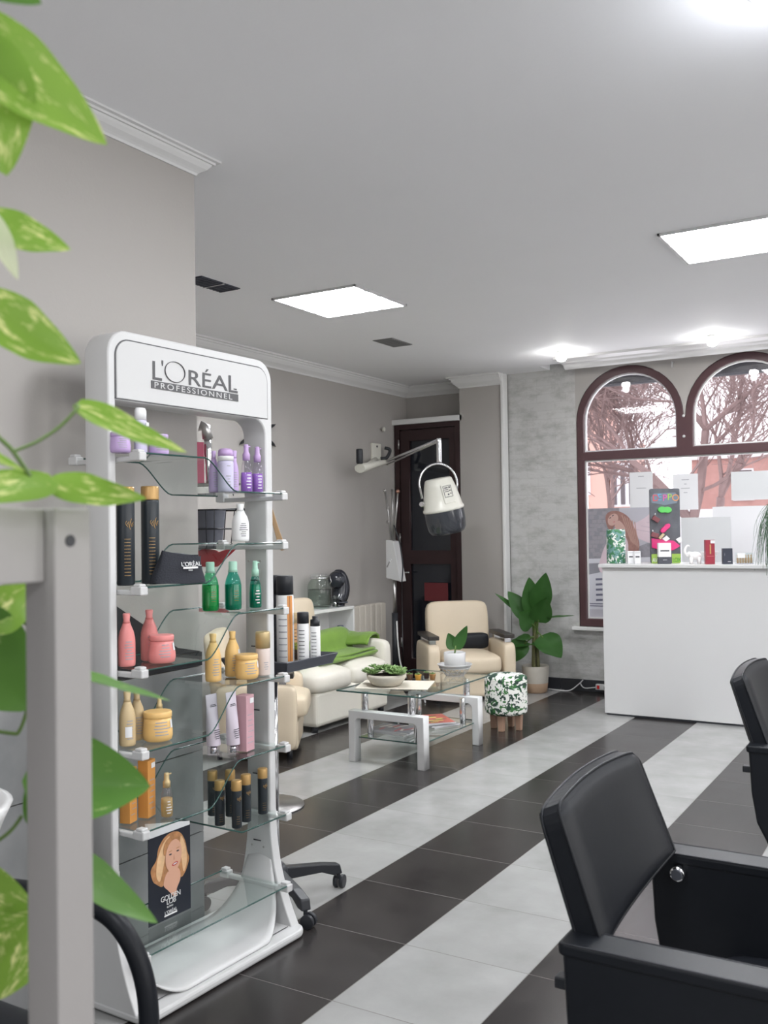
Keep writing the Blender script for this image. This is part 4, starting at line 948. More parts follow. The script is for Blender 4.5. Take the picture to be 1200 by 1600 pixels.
MB().lathe([(0.026, 0), (0.028, 0.003), (0.033, 0.10)], 20, cap=False).build('tumbler', glass('tumbler_glass', (0.85, 0.88, 0.87)), t)
t = thing('coffee_machine', 'rounded glossy black coffee capsule machine on the cube shelf', 'coffee machine', (-4.53, 6.76, 0.791), 0.1)
bk = mat('gloss_black', (0.02, 0.022, 0.03), 0.15, spec=0.7)
t.scale = (0.86, 0.86, 0.9)
MB().tube(bez([(0.0, 0.01, 0.03), (0.0, 0.065, 0.10), (0.0, 0.085, 0.19), (0.0, 0.06, 0.275), (0.0, 0.0, 0.30)], 8), lambda u: 0.045+0.045*math.sin(PI*min(1, u*0.9+0.15)), 20).build('body', bk, t)
MB().ellipsoid((0, -0.01, 0.245), (0.085, 0.085, 0.085), 24, 14).build('head', bk, t)
MB().cyl((0.075, -0.02, 0.25), 0.03, 0.02, 20, Matrix.Rotation(PI/2, 4, 'Y')).build('dial', M['dark_grey'], t, 0.003)
MB().lathe([(0.06, 0), (0.065, 0.008), (0.06, 0.02)], 24, (0.02, -0.01, 0)).build('base', bk, t)
MB().lathe([(0.05, 0), (0.055, 0.012)], 24, (0.06, 0.0, 0.03)).build('drip_tray', M['dark_grey'], t)
t = thing('radiator', 'cream ribbed radiator on the left wall beside the cube shelf', 'radiator', (LX+0.06, 7.36, 0.12))
rad = noisy(mat('cream_radiator', (0.55, 0.51, 0.45), 0.4), 8, 0.02)
for i in range(6):
    y = -0.23+i*0.092
    MB().prism(rrect(y-0.043, y+0.043, 0.0, 0.64, 0.015, 3), 'x', -0.03, 0.05).build('rib', rad, t, 0.012)
MB().box((0.01, 0, 0.05), (0.03, 0.50, 0.03)).build('pipe', rad, t)

# ================================================================== SOFA
t = thing('sofa', 'long ivory leather sofa along the left wall under a green throw', 'sofa', (-4.15, 6.04, 0))
sw = M['sofa_white']
def puff(name, c, d, m, par, r=0.05, sub=2, crown=0.0, rot=None):
    mb = MB(); mb.box((0, 0, 0), d)
    bmesh.ops.subdivide_edges(mb.bm, edges=mb.bm.edges[:], cuts=5, use_grid_fill=True)
    for v in mb.bm.verts:
        x, y, z = v.co.x/(d[0]/2), v.co.y/(d[1]/2), v.co.z/(d[2]/2)
        if crown and z > 0: v.co.z += crown*(1-x*x)*(1-y*y)
        # round the block
        k = r
        for ax, q in ((0, x), (1, y), (2, z)):
            pass
        ex = [max(0, abs(q)*hh-(hh-k)) for q, hh in ((x, d[0]/2), (y, d[1]/2), (z, d[2]/2))]
        L = math.sqrt(sum(e*e for e in ex))
        if L > k:
            for ax, q in ((0, x), (1, y), (2, z)):
                hh = d[ax]/2; sgn = 1 if q > 0 else -1
                if ex[ax] > 0: v.co[ax] = sgn*((hh-k)+ex[ax]*k/L) + (v.co[ax]-q*hh if ax == 2 and crown and z > 0 else 0)
    for f in mb.bm.faces: f.smooth = True
    if rot is not None: mb.bm.transform(rot)
    return mb.build(name, m, par, sub=1, loc=c)
B('base', (0.0, 0.0, 0.165), (0.50, 0.98, 0.25), sw, t, 0.03, seg=3)
for y in (-0.27, 0.24): 
    c = puff('seat_cushion', (0.0, y, 0.345), (0.56, 0.505, 0.17), sw, t, 0.07, crown=0.03)
puff('arm', (-0.02, 0.545, 0.33), (0.50, 0.12, 0.46), sw, t, 0.05)
puff('backrest', (-0.19, 0.0, 0.40), (0.12, 1.1, 0.42), sw, t, 0.06)
puff('head_cushion', (-0.18, -0.18, 0.70), (0.12, 0.50, 0.44), M['cream'], t, 0.05, rot=Matrix.Rotation(-0.10, 4, 'Y'))
for x, y in ((0.2, -0.45), (0.2, 0.45), (-0.2, -0.45), (-0.2, 0.45)): MB().cyl((x, y, 0.022), 0.025, 0.044, 12).build('foot', M['black_plastic'], t)
# throw: folded layers across the far end of the back and seat
th = thing('fleece_throw', 'folded lime green fleece throw lying over the sofa back and far arm', 'throw', (-4.15, 6.04, 0))
def drape(path, y0, y1, thick, seed, name='fold', m=None):
    P_ = bez(path, 8); rnd = random.Random(seed); ph = [rnd.uniform(0, 6) for _ in range(4)]
    def f(u, v):
        i = min(int(u*(len(P_)-1)), len(P_)-2); k = u*(len(P_)-1)-i; p = P_[i].lerp(P_[i+1], k)
        y = y0+(y1-y0)*v
        wv = 0.008*math.sin(7*v+ph[0]+3*u)+0.006*math.sin(13*u+ph[1]+5*v)
        return (p.x+wv, y+0.02*math.sin(5*u+ph[2])+p.y, p.z+wv*0.8)
    return MB().grid(f, 36, 14).build(name, m or M['green_throw'], th, solid=thick)
drape([(-0.27, 0, 0.45), (-0.268, 0, 0.60), (-0.20, 0, 0.632), (-0.12, 0, 0.60), (-0.08, 0, 0.49), (0.02, 0, 0.457), (0.12, 0, 0.452)], -0.28, 0.50, 0.018, 1)
drape([(-0.12, 0, 0.56), (-0.08, 0, 0.475), (0.02, 0, 0.470), (0.155, 0, 0.474), (0.165, 0, 0.462), (0.14, 0, 0.450)], -0.30, 0.46, 0.014, 2)
drape([(-0.15, 0, 0.50), (-0.05, 0, 0.487), (0.10, 0, 0.490), (0.15, 0, 0.486)], -0.24, 0.44, 0.014, 6)
def arm_drape(u, v):
    # over the far arm and down its outer side
    P_ = [(0.40, 0.52), (0.45, 0.575), (0.50, 0.590), (0.57, 0.594), (0.625, 0.57), (0.64, 0.48), (0.642, 0.36), (0.64, 0.22)]
    i = min(int(v*(len(P_)-1)), len(P_)-2); k = v*(len(P_)-1)-i; y = P_[i][0]*(1-k)+P_[i+1][0]*k; z = P_[i][1]*(1-k)+P_[i+1][1]*k
    x = -0.25+0.36*u; return (x-0.05*v*u+0.006*math.sin(20*u), y+0.01*math.sin(22*u)*v, z+0.005*math.sin(9*u)+0.004)
MB().grid(arm_drape, 24, 28).build('fold', M['green_throw'], th, solid=0.016)
cu = thing('green_cushion', 'darker green fabric roll lying on the near end of the sofa seat', 'cushion', (-4.12, 5.72, 0.475), 0.0)
def roll(u, v):
    a = 2*PI*u; r = 0.05*(1-abs(2*v-1)**6*0.7)*(1+0.06*math.sin(26*v)+0.04*math.sin(4*a)); return (r*1.5*math.cos(a), -0.26+0.5*v, r*0.95*math.sin(a)+0.005)
mb = MB(); mb.grid(roll, 24, 40, close_u=True); mb.build('cushion', M['green_cushion'], cu)

# ================================================================== ARMCHAIRS
def armchair(label, loc, rz, sc=1.0):
    t = thing('armchair', label, 'armchair', loc, rz, 'cream armchairs with black arm caps')
    cr_ = M['cream']                                             # faces -y
    puff('seat', (0, -0.08, 0.32), (0.54, 0.62, 0.17), cr_, t, 0.06, crown=0.02)
    B('front_panel', (0, -0.26, 0.14), (0.56, 0.12, 0.20), cr_, t, 0.03, seg=3)
    puff('backrest', (0, 0.26, 0.52), (0.60, 0.14, 0.62), cr_, t, 0.045, rot=Matrix.Rotation(-0.16, 4, 'X'))
    for s in (-1, 1):
        puff('arm', (s*0.345, -0.03, 0.275), (0.14, 0.58, 0.45), cr_, t, 0.045)
        cap = B('arm_cap', (s*0.345, -0.05, 0.552), (0.10, 0.50, 0.035), M['dark_wood'], t, 0.006)
        for y in (-0.22, 0.13): MB().box((s*0.345, y, 0.515), (0.06, 0.05, 0.045)).build('chrome_spacer', M['chrome'], cap, 0.003)
    for x, y in ((-0.3, -0.26), (0.3, -0.26), (-0.3, 0.24), (0.3, 0.24)): MB().cyl((x, y, 0.025), 0.02, 0.05, 12).build('foot', M['black_plastic'], t)
    return t
a1 = armchair('cream leatherette armchair in front of the dark door with a black cushion', (-3.66, 7.40, 0), math.radians(40))
a1.scale = (0.93, 0.93, 0.96)
ck = thing('black_cushion', 'small black cushion on the seat of the far armchair', 'cushion', (-3.61, 7.49, 0.415), math.radians(40))
puff('cushion', (0, 0, 0.050), (0.26, 0.09, 0.14), M['leather'], ck, 0.04)
a2 = armchair('cream armchair seen from its side through the stand, at the near end of the sofa', (-3.99, 5.00, 0), math.radians(122)); a2.scale = (0.88, 0.88, 0.95)

# ================================================================== COFFEE TABLE
t = thing('coffee_table', 'glass coffee table with two white gloss arches for legs', 'table', (-3.01, 5.44, 0))
GT = 0.44
g = MB().grid(lambda u, v: (-0.335+0.60*u, -0.47+0.98*v, GT-0.001), 2, 2).build('glass_top', M['glass_shelf'], t)
MB().tube([(x, y, GT-0.005) for x, y in rrect(-0.335, 0.265, -0.47, 0.51, 0.004, 2)], 0.0048, 4, closed=True).build('glass_rim', M['glass_edge'], g)
lg = MB().grid(lambda u, v: (-0.23+0.46*u, -0.40+0.80*v, 0.1485), 2, 2).build('glass_lower_shelf', M['glass_shelf'], t)
MB().tube([(x, y, 0.145) for x, y in rrect(-0.23, 0.23, -0.40, 0.40, 0.02, 3)], 0.0038, 4, closed=True).build('glass_rim', M['glass_edge'], lg)
for y in (-0.41, 0.34):
    out = [(-0.265, 0), (-0.265, 0.315), (0.265, 0.315), (0.265, 0), (0.218, 0), (0.218, 0.24)] + [(0.218-0.03+0.03*math.cos(a), 0.24+0.03*math.sin(a)) for a in (0.4, 0.8, 1.2, 1.57)] + [(-0.188+0.03*math.cos(a), 0.24+0.03*math.sin(a)) for a in (1.57, 2.0, 2.5, 2.9)] + [(-0.218, 0.24), (-0.218, 0)]
    shape2d('leg_arch', [out], y, 0.07, M['white_gloss'], t, 0.004)
    for x in (-0.165, 0.165):
        yy = y+(0.06 if y < 0 else -0.06); yy = y
        MB().cyl((x, yy, (GT-0.01+0.315)/2), 0.022, GT-0.01-0.315, 18).build('post', M['chrome'], t, 0.001)
        MB().cyl((x, y+(0.065 if y < 0 else -0.065), 0.225), 0.020, 0.17, 18).build('shelf_post', M['chrome'], t, 0.001)
def mag(loc, rz, label, cols, sz=(0.21, 0.285), n=1):
    t = thing('magazine', label, 'magazine', loc, rz, 'magazines on the lower glass shelf')
    B('pages', (0, 0, 0.004), (sz[0], sz[1], 0.007), M['paper'], t)
    mb = MB(); mb.box((0, 0, 0.0082), (sz[0]+0.002, sz[1]+0.002, 0.001)); rnd = random.Random(int(abs(loc[2]*1e5))+n)
    mb.mi = 1
    for i in range(5): mb.box((rnd.uniform(-0.05, 0.05), -0.11+0.05*i, 0.009), (rnd.uniform(0.05, 0.14), 0.018, 0.0006), rz=rnd.uniform(-0.5, 0.5))
    mb.mi = 2
    for i in range(4): mb.box((rnd.uniform(-0.06, 0.06), -0.09+0.055*i, 0.0094), (rnd.uniform(0.03, 0.1), 0.014, 0.0006), rz=rnd.uniform(-0.6, 0.6))
    mb.build('cover', [mat('mag_%d' % i, c, 0.35) for i, c in enumerate(cols)], t)
mz = 0.1493
magc = [((0.6, 0.55, 0.5), (0.55, 0.1, 0.08), (0.1, 0.1, 0.1)), ((0.75, 0.72, 0.7), (0.1, 0.25, 0.1), (0.8, 0.5, 0.1)), ((0.25, 0.25, 0.28), (0.7, 0.65, 0.6), (0.5, 0.1, 0.1))]
for k in range(3): mag((-3.10+0.01*k, 5.27-0.01*k, mz+0.0098*k), 1.45+0.1*k, ['grey magazine at the bottom of the left pile on the glass shelf', 'pale magazine in the middle of the left pile', 'magazine with a reddish cover topping the left pile'][k], magc[k], n=k)
magc2 = [((0.7, 0.7, 0.7), (0.3, 0.3, 0.3), (0.6, 0.1, 0.1)), ((0.2, 0.2, 0.22), (0.8, 0.8, 0.8), (0.5, 0.3, 0.1)), ((0.78, 0.75, 0.7), (0.2, 0.3, 0.5), (0.7, 0.2, 0.2)), ((0.55, 0.12, 0.10), (0.85, 0.8, 0.2), (0.08, 0.12, 0.06))]
for k in range(4): mag((-3.00+0.01*(k % 2), 5.60-0.01*k, mz+0.0098*k), 1.15-0.12*k, ['whitish magazine at the bottom of the right pile on the glass shelf', 'dark magazine second from the bottom of the right pile', 'pale magazine just under the colourful top one', 'red, yellow and dark patterned magazine topping the right pile'][k], magc2[k], n=k+10)
# runner under the bowl
rn = MB().box((0, 0, 0.002), (0.46, 0.34, 0.003)).build('table_runner', noisy(mat('cream_woven_cloth', (0.68, 0.64, 0.55), 0.9), 60, 0.1, 0.5), None, 0.001, loc=(-3.10, 5.28, GT+0.001)); rn.rotation_euler = (0, 0, 0.35)
tag(rn, 'cream woven place mat on the glass table under the succulent bowl', 'place mat')
def rosette(par, c, r, m, seed, n=11):
    rnd = random.Random(seed); mb = MB()
    for ring, (k, tilt_, rr_) in enumerate(((n, 0.35, 1.0), (n-3, 0.8, 0.72), (5, 1.2, 0.45))):
        for i in range(k):
            a = 2*PI*i/k+ring*0.4+rnd.uniform(-0.15, 0.15); L = r*rr_*rnd.uniform(0.8, 1.1); tl = tilt_+rnd.uniform(-0.15, 0.15)
            d = Vector((math.cos(a)*math.cos(tl), math.sin(a)*math.cos(tl), math.sin(tl)))
            old = mb.M; q = d.to_track_quat('Z', 'Y').to_matrix().to_4x4()
            mb.M = Matrix.Translation(Vector(c)+d*L*0.5) @ q; mb.ellipsoid((0, 0, 0), (L*0.20, L*0.10, L*0.55), 6, 5); mb.M = old
    mb.build('rosette', m, par)
t = thing('succulent_bowl', 'shallow cream stone bowl overflowing with green succulents', 'potted plant', (-3.13, 5.22, GT+0.005))
MB().lathe([(0.07, 0), (0.095, 0.01), (0.123, 0.05), (0.128, 0.075), (0.118, 0.075), (0.10, 0.055)], 36).build('bowl', noisy(mat('speckled_stone', (0.56, 0.52, 0.44), 0.7), 40, 0.12, 0.2), t)
MB().lathe([(0.116, 0.060), (0.06, 0.072), (0.001, 0.075)], 24).build('soil', M['soil'], t)
rnd = random.Random(5)
for i in range(19):
    a = rnd.uniform(0, 2*PI); q = 0.105*math.sqrt(rnd.random())
    rosette(t, (q*math.cos(a), q*math.sin(a), 0.078+0.035*(1-q/0.1)), rnd.uniform(0.040, 0.066), M['succulent'], i)
for dx, dy, dz in ((-0.135, -0.02, 0.085), (-0.15, 0.01, 0.07), (-0.125, 0.05, 0.10), (0.12, -0.03, 0.08)): rosette(t, (dx, dy, dz), 0.04, M['succulent'], int(dx*1000))
def mini_pot(loc, label, col, plant=True):
    t = thing('mini_succulent_pot', label, 'potted plant', loc, 0.3, 'tiny pots beside the succulent bowl')
    MB().lathe([(0.016, 0), (0.022, 0.035), (0.024, 0.038), (0.019, 0.038)], 16).build('pot', mat('mini_pot', col, 0.5), t)
    MB().lathe([(0.019, 0.032), (0.001, 0.036)], 12).build('soil', M['soil'], t)
    rosette(t, (0, 0, 0.036), 0.024, M['succulent'], int(loc[0]*-500), 7)
mini_pot((-3.06, 5.505, GT+0.001), 'tiny yellow pot with a succulent behind the place mat', (0.6, 0.33, 0.06))
mini_pot((-3.12, 5.50, GT+0.001), 'tiny brown pot left of the yellow one', (0.14, 0.08, 0.05))
mini_pot((-3.05, 5.60, GT+0.001), 'tiny dark pot behind the yellow one', (0.07, 0.05, 0.045))
mini_pot((-2.99, 5.575, GT+0.001), 'tiny orange and grey pot, rightmost of the tiny pots', (0.45, 0.25, 0.1))
# plant on a wire stand
t = thing('potted_rubber_plant', 'small two-leaved plant in a ribbed white pot on a wire stand', 'potted plant', (-2.94, 5.80, GT+0.001))
MB().lathe([(0.062, 0.055), (0.070, 0.06), (0.074, 0.155), (0.070, 0.158), (0.065, 0.15)], 32).build('pot', M['white_plastic'], t)
MB().lathe([(0.066, 0.145), (0.001, 0.150)], 20).build('soil', M['soil'], t)
MB().lathe([(0.06, 0.048), (0.095, 0.052), (0.115, 0.075), (0.118, 0.078)], 36, cap=False).build('saucer', M['white_plastic'], t, solid=0.003)
mb = MB()
for z, r in ((0.003, 0.06), (0.055, 0.105)): mb.tube([(r*math.cos(a), r*math.sin(a), z) for a in [2*PI*i/28 for i in range(28)]], 0.003, 5, closed=True)
for i in range(10):
    a = 2*PI*i/10; pts = []
    for k in range(11):
        u = k/10; w_ = 0.32*math.sin(PI*u); r = 0.06+0.045*u
        pts.append((r*math.cos(a+w_), r*math.sin(a+w_), 0.003+0.052*u))
    mb.tube(pts, 0.0022, 4); mb.tube([(q[0]*math.cos(2*a)+q[1]*math.sin(2*a), q[0]*math.sin(2*a)-q[1]*math.cos(2*a), q[2]) for q in pts], 0.0022, 4)
mb.build('wire_stand', M['white_plastic'], t)
T('stalk', [(0, 0, 0.145), (0.01, 0, 0.20)], 0.006, M['stem'], t)
leaf('leaf', (0.0, 0, 0.18), (-0.035, -0.02, 0.285), 0.095, (0.45, -0.85, 0.2), M['broad_leaf'], t, 0.2, 0.2, 0.1, thick=0.002)
leaf('leaf', (0.012, 0, 0.18), (0.085, 0.02, 0.335), 0.085, (0.25, -0.9, -0.1), M['broad_leaf'], t, 0.2, 0.2, 0.1, thick=0.002)

# ================================================================== POUFFE
pf_ = mat('palm_leaf_fabric', (0.78, 0.78, 0.74), 0.85)
def leaf_fabric(m, sc, cols=((0.02, 0.12, 0.04), (0.10, 0.30, 0.08), (0.05, 0.10, 0.07)), coord='Object', th=0.5):
    b = m.node_tree.nodes['Principled BSDF']; tc = N(m, 'ShaderNodeTexCoord'); base = b.inputs['Base Color'].default_value[:]
    last = None
    for k, col in enumerate(cols):
        mp = N(m, 'ShaderNodeMapping'); mp.inputs['Rotation'].default_value = (0.5+k*0.9, 0.6-k*0.8, 0.7*k+0.4); mp.inputs['Scale'].default_value = (sc*(1.0), sc*0.38, sc*1.0); mp.inputs['Location'].default_value = (k*3.7, k*1.3, 0)
        lk(m, tc.outputs[coord], mp.inputs[0]); nz = N(m, 'ShaderNodeTexNoise'); nz.inputs['Scale'].default_value = 1; nz.inputs['Detail'].default_value = 1.5; nz.inputs['Distortion'].default_value = 1.2; lk(m, mp.outputs[0], nz.inputs['Vector'])
        cr = N(m, 'ShaderNodeValToRGB'); e = cr.color_ramp.elements; e[0].position = th+0.02; e[0].color = (0, 0, 0, 1); e[1].position = th+0.045; e[1].color = (1, 1, 1, 1); lk(m, nz.outputs[0], cr.inputs[0])
        mx = N(m, 'ShaderNodeMix', data_type='RGBA'); lk(m, cr.outputs[0], mx.inputs[0])
        if last is None: mx.inputs[6].default_value = base
        else: lk(m, last, mx.inputs[6])
        mx.inputs[7].default_value = (*col, 1); last = mx.outputs[2]
    lk(m, last, b.inputs['Base Color'])
    return m
leaf_fabric(pf_, 24, ((0.015, 0.07, 0.03), (0.05, 0.17, 0.05), (0.03, 0.06, 0.045)), th=0.55)
t = thing('pouffe', 'round stool covered in white fabric with green palm leaves on wooden legs', 'pouffe', (-2.80, 6.32, 0))
MB().lathe([(0.01, 0.11), (0.125, 0.112), (0.147, 0.125), (0.151, 0.14), (0.151, 0.355), (0.147, 0.375), (0.125, 0.388), (0.06, 0.394), (0.001, 0.395)], 44, cap=False).build('upholstery', pf_, t)
MB().tube([(0.150*math.cos(a), 0.150*math.sin(a), 0.362) for a in [2*PI*i/40 for i in range(40)]], 0.003, 6, closed=True).build('piping', pf_, t)
for a in (0.25, 0.25+PI/2, 0.25+PI, 0.25+3*PI/2):
    MB().box((0, 0, 0), (0.036, 0.036, 0.12), taper=1.3).build('leg', M['stool_wood'], t, 0.003, loc=(0.095*math.cos(a-PI/2-0.2), 0.095*math.sin(a-PI/2-0.2), 0.06))
# ================================================================== FLOOR PLANT
t = thing('potted_floor_plant', 'tall broad-leaved green plant in a two-tone ceramic pot by the stone wall', 'potted plant', (-3.20, 7.86, 0))
pot = MB().lathe([(0.090, 0), (0.098, 0.01), (0.108, 0.085)], 36).build('pot', M['pot_tan'], t)
MB().lathe([(0.108, 0.085), (0.118, 0.225), (0.116, 0.232), (0.108, 0.225), (0.10, 0.19)], 36, cap=False).build('glazed_band', M['pot_cream'], pot)
MB().lathe([(0.105, 0.19), (0.001, 0.20)], 24).build('soil', M['soil'], t)
for i, (x, y, top) in enumerate(((-0.02, 0, 0.62), (0.02, 0.01, 0.68), (0.0, -0.02, 0.55), (0.035, -0.01, 0.5))):
    T('stalk', bez([(x, y, 0.18), (x*0.8, y, 0.4), (x*0.5+0.01, y, top)], 6), 0.016, M['trunk_stem'], t, r_end=0.010)
LV = [((0.00, -0.02, 0.62), (-0.02, -0.05, 1.00), 0.19, (0.5, -0.8, 0.3), 0.10), ((0.02, 0.0, 0.66), (0.13, -0.04, 1.04), 0.20, (0.5, -0.8, 0.3), 0.05), ((-0.02, -0.02, 0.60), (-0.20, -0.10, 0.88), 0.18, (0.5, -0.8, 0.4), 0.10),
      ((0.03, -0.03, 0.58), (0.17, -0.14, 0.82), 0.20, (0.5, -0.8, 0.3), 0.25), ((0.02, -0.04, 0.57), (-0.06, -0.18, 0.70), 0.22, (0.4, -0.85, 0.3), 0.2), ((0.04, -0.02, 0.52), (0.30, -0.16, 0.34), 0.24, (0.5, -0.75, 0.35), 0.1),
      ((0.05, 0.0, 0.64), (0.40, -0.10, 0.70), 0.06, (0.1, -0.3, 0.95), 0.1), ((-0.03, 0.0, 0.62), (-0.32, -0.12, 0.86), 0.07, (0.6, -0.7, 0.8), 0.0), ((-0.02, -0.03, 0.47), (-0.27, -0.14, 0.25), 0.19, (0.4, -0.8, 0.35), 0.1),
      ((0.0, -0.03, 0.48), (-0.14, -0.10, 0.47), 0.10, (0.1, -0.5, 0.85), 0.1), ((0.0, -0.02, 0.42), (-0.16, -0.12, 0.40), 0.06, (0.1, -0.4, 0.9), 0.1), ((0.0, -0.03, 0.44), (0.10, -0.12, 0.42), 0.09, (0.2, -0.6, 0.8), 0.2), ((0.01, 0.03, 0.60), (0.06, 0.06, 0.93), 0.16, (0.4, -0.8, 0.1), 0.1)]
for i, (b_, tp, w, n, dr_) in enumerate(LV):
    b0 = Vector(b_); tpv = Vector(tp); st_ = b0.lerp(tpv, 0.22)
    T('leaf_stalk', bez([(0.01*(-1)**i, 0, 0.34+0.02*(i % 5)), b0.lerp(Vector((0, 0, 0.5)), 0.4), b0, st_], 6), 0.006, M['stem'], t, n=6)
    leaf('leaf', st_, tpv, w, n, M['broad_leaf'], t, 0.22, dr_, 0.35, wave=0.04)
# power strip and its cable
t = thing('power_strip', 'white power strip with a red switch on the floor beside the counter', 'power strip', (-2.66, 8.03, 0.055), 0.0)
B('body', (0, 0, 0), (0.11, 0.035, 0.05), M['white_plastic'], t, 0.005); B('switch', (-0.03, -0.019, 0), (0.022, 0.004, 0.03), mat('red_switch', (0.6, 0.02, 0.02), 0.3), t)
MB().cyl((0.02, -0.019, 0), 0.018, 0.004, 20, Matrix.Rotation(PI/2, 4, 'X')).build('socket', M['grey_board'], t)
MB().ellipsoid((0.055, -0.03, 0.0), (0.03, 0.03, 0.03)).build('plug', M['black_plastic'], t)
tag(T('white_cable', bez([(-2.71, 8.03, 0.05), (-2.82, 8.04, 0.035), (-2.86, 8.05, 0.07), (-2.84, 8.055, 0.10), (-2.88, 8.05, 0.06), (-2.95, 8.02, 0.008), (-3.05, 7.98, 0.008), (-3.14, 8.02, 0.008)]), 0.005, M['white_plastic']), 'white cable running along the dark skirting behind the plant pot', 'cable')
# ================================================================== RECEPTION COUNTER
t = thing('reception_counter', 'plain white reception counter in front of the arched window', 'counter', (-2.346, 7.12, 0))
B('body', (1.10, 0.24, 0.568), (2.2, 0.46, 1.105), M['white_gloss'], t, 0.003)
B('plinth', (1.10, 0.25, 0.0075), (2.18, 0.44, 0.015), M['dark_grey'], t)
B('top', (1.11, 0.235, 1.132), (2.26, 0.52, 0.025), M['white_gloss'], t, 0.003)
CT = 1.1455
def citem(name, label, cat, x, y, rz=0, group=None): return thing(name, label, cat, (x, y, CT), rz, group)
t = citem('leaf_print_vase', 'white vase covered in a green leaf pattern, left end of the counter', 'vase', -2.288, 7.30)
lp = leaf_fabric(mat('leaf_print_ceramic', (0.78, 0.80, 0.76), 0.4), 22, ((0.03, 0.14, 0.09), (0.15, 0.30, 0.28), (0.06, 0.22, 0.10)), th=0.50)
MB().lathe([(0.070, 0), (0.072, 0.004), (0.072, 0.250), (0.066, 0.262), (0.05, 0.262)], 36).build('body', lp, t)
for x, lb in ((-2.163, 'left'), (-2.112, 'right')):
    t = citem('small_box', 'small white carton with a dark band, the %s one of the pair on the counter' % lb, 'box', x, 7.25, 0.5, 'pair of small white cartons')
    B('carton', (0, 0, 0.047), (0.046, 0.046, 0.094), P['label'], t, 0.001); B('print', (0, -0.0235, 0.052), (0.030, 0.001, 0.010), P['ink'], t); B('print', (0, -0.0235, 0.082), (0.036, 0.001, 0.003), P['gink'], t)
# hanging-card display panel
t = citem('product_display_panel', 'tall black display panel with colourful lettering and small hanging packs', 'display panel', -1.92, 7.34, 0.52)
bp_ = noisy(mat('grey_print_panel', (0.10, 0.105, 0.12), 0.5), 9, 0.75); ltb = [mat('neon_%d' % i, c, 0.5) for i, c in enumerate(((0.65, 0.10, 0.12), (0.10, 0.35, 0.6), (0.65, 0.10, 0.35), (0.35, 0.55, 0.08), (0.7, 0.28, 0.10), (0.2, 0.45, 0.6)))]
MB().prism(rrect(-0.112, 0.112, 0, 0.565, 0.012, 3), 'y', -0.012, 0.012).build('panel', bp_, t)
mb = MB(); mb.prism([(x*0.105/0.105, z) for x, z in [(-0.10, 0.46), (-0.105, 0.50), (-0.08, 0.53), (0.08, 0.535), (0.105, 0.50), (0.09, 0.455), (0.0, 0.44)]], 'y', -0.0125, -0.0135); mb.build('letter_ground', mat('slate_print', (0.16, 0.2, 0.25), 0.5), t)
for i, (ch, x) in enumerate(zip("DEPPO", (-0.095, -0.058, -0.018, 0.018, 0.052))):
    text('lettering', ch, 0.070, ltb[i], t, (x, -0.014, 0.472+0.006*(i % 2)), RF, 0.0008)
G_ = mat('lime_tag', (0.10, 0.50, 0.10), 0.4); MG = mat('magenta_plastic', (0.68, 0.04, 0.20), 0.35)
def bone(cx, cz, L, r, rot): 
    pts = []
    for i in range(36):
        a = 2*PI*i/36; q = 1-0.28*math.exp(-((abs(math.cos(a)))/0.35)**2); x, z = L*math.cos(a), r*math.sin(a)*q*1.0+0
        pts.append((cx+x*math.cos(rot)-z*math.sin(rot), cz+x*math.sin(rot)+z*math.cos(rot)))
    return pts
MB().prism(bone(-0.005, 0.405, 0.052, 0.028, -0.05), 'y', -0.013, -0.03).build('green_tag', G_, t, 0.003)
MB().prism(bone(-0.005, 0.265, 0.045, 0.022, 0.75), 'y', -0.013, -0.04).build('pink_clip', MG, t, 0.004)
for x, z, r in ((-0.075, 0.335, -0.6), (-0.085, 0.215, -0.3)):
    h = MB().box((0, 0, 0), (0.055, 0.02, 0.035)).build('hanging_pack', mat('maroon_pack_%d' % int(z*100), (0.20, 0.06, 0.07), 0.4), t, 0.002, loc=(x, -0.03, z)); h.rotation_euler = (0, -r, 0)
    MB().tube([(-0.02, 0.01, 0.022), (-0.03, -0.02, 0.03), (-0.03, -0.03, 0.02)], 0.003, 5).build('peg', P['white'], h)
MB().box((0, 0, 0), (0.05, 0.02, 0.02)).build('hanging_pack', mat('tan_pack', (0.5, 0.4, 0.25), 0.4), t, 0.002, loc=(-0.035, -0.028, 0.205)).rotation_euler = (0, -0.8, 0)
MB().prism([(-0.108, 0.19), (-0.05, 0.185), (0.0, 0.175), (0.06, 0.17), (0.108, 0.13), (0.06, 0.10), (0.0, 0.09), (-0.06, 0.105), (-0.105, 0.12)], 'y', -0.012, -0.022).build('pink_print', MG, t, 0.003)
MB().prism([(-0.03, 0.185), (0.005, 0.21), (0.03, 0.185), (0.0, 0.165)], 'y', -0.012, -0.024).build('white_tag', P['white'], t)
MB().prism([(0.075, 0.18), (0.112, 0.20), (0.118, 0.17), (0.10, 0.15)], 'y', -0.012, -0.024).build('white_tag', P['white'], t)
for i, x in enumerate((-0.108, 0.045)):
    B('lime_block', (x+0.032, -0.0135, 0.036), (0.064, 0.003, 0.07), mat('lime_print_%d' % i, (0.35, 0.55, 0.10), 0.5), t)
    text('lettering', 'AVI' if i == 0 else 'LOX', 0.045, P['white'] if i == 0 else P['green'], t, (x+0.004, -0.0155, 0.010), RF, 0.0005, 0.8, sx=0.75)
t = citem('black_white_box', 'black and white carton standing in front of the display panel', 'box', -1.898, 7.22, 0.5)
B('carton', (0, 0, 0.026), (0.092, 0.045, 0.052), M['dark_grey'], t, 0.001); B('white_half', (0, 0, 0.104), (0.092, 0.045, 0.104), P['white'], t, 0.001); B('print', (0, -0.023, 0.098), (0.066, 0.001, 0.010), P['ink'], t); B('print', (0, -0.023, 0.030), (0.03, 0.001, 0.006), P['gink'], t)
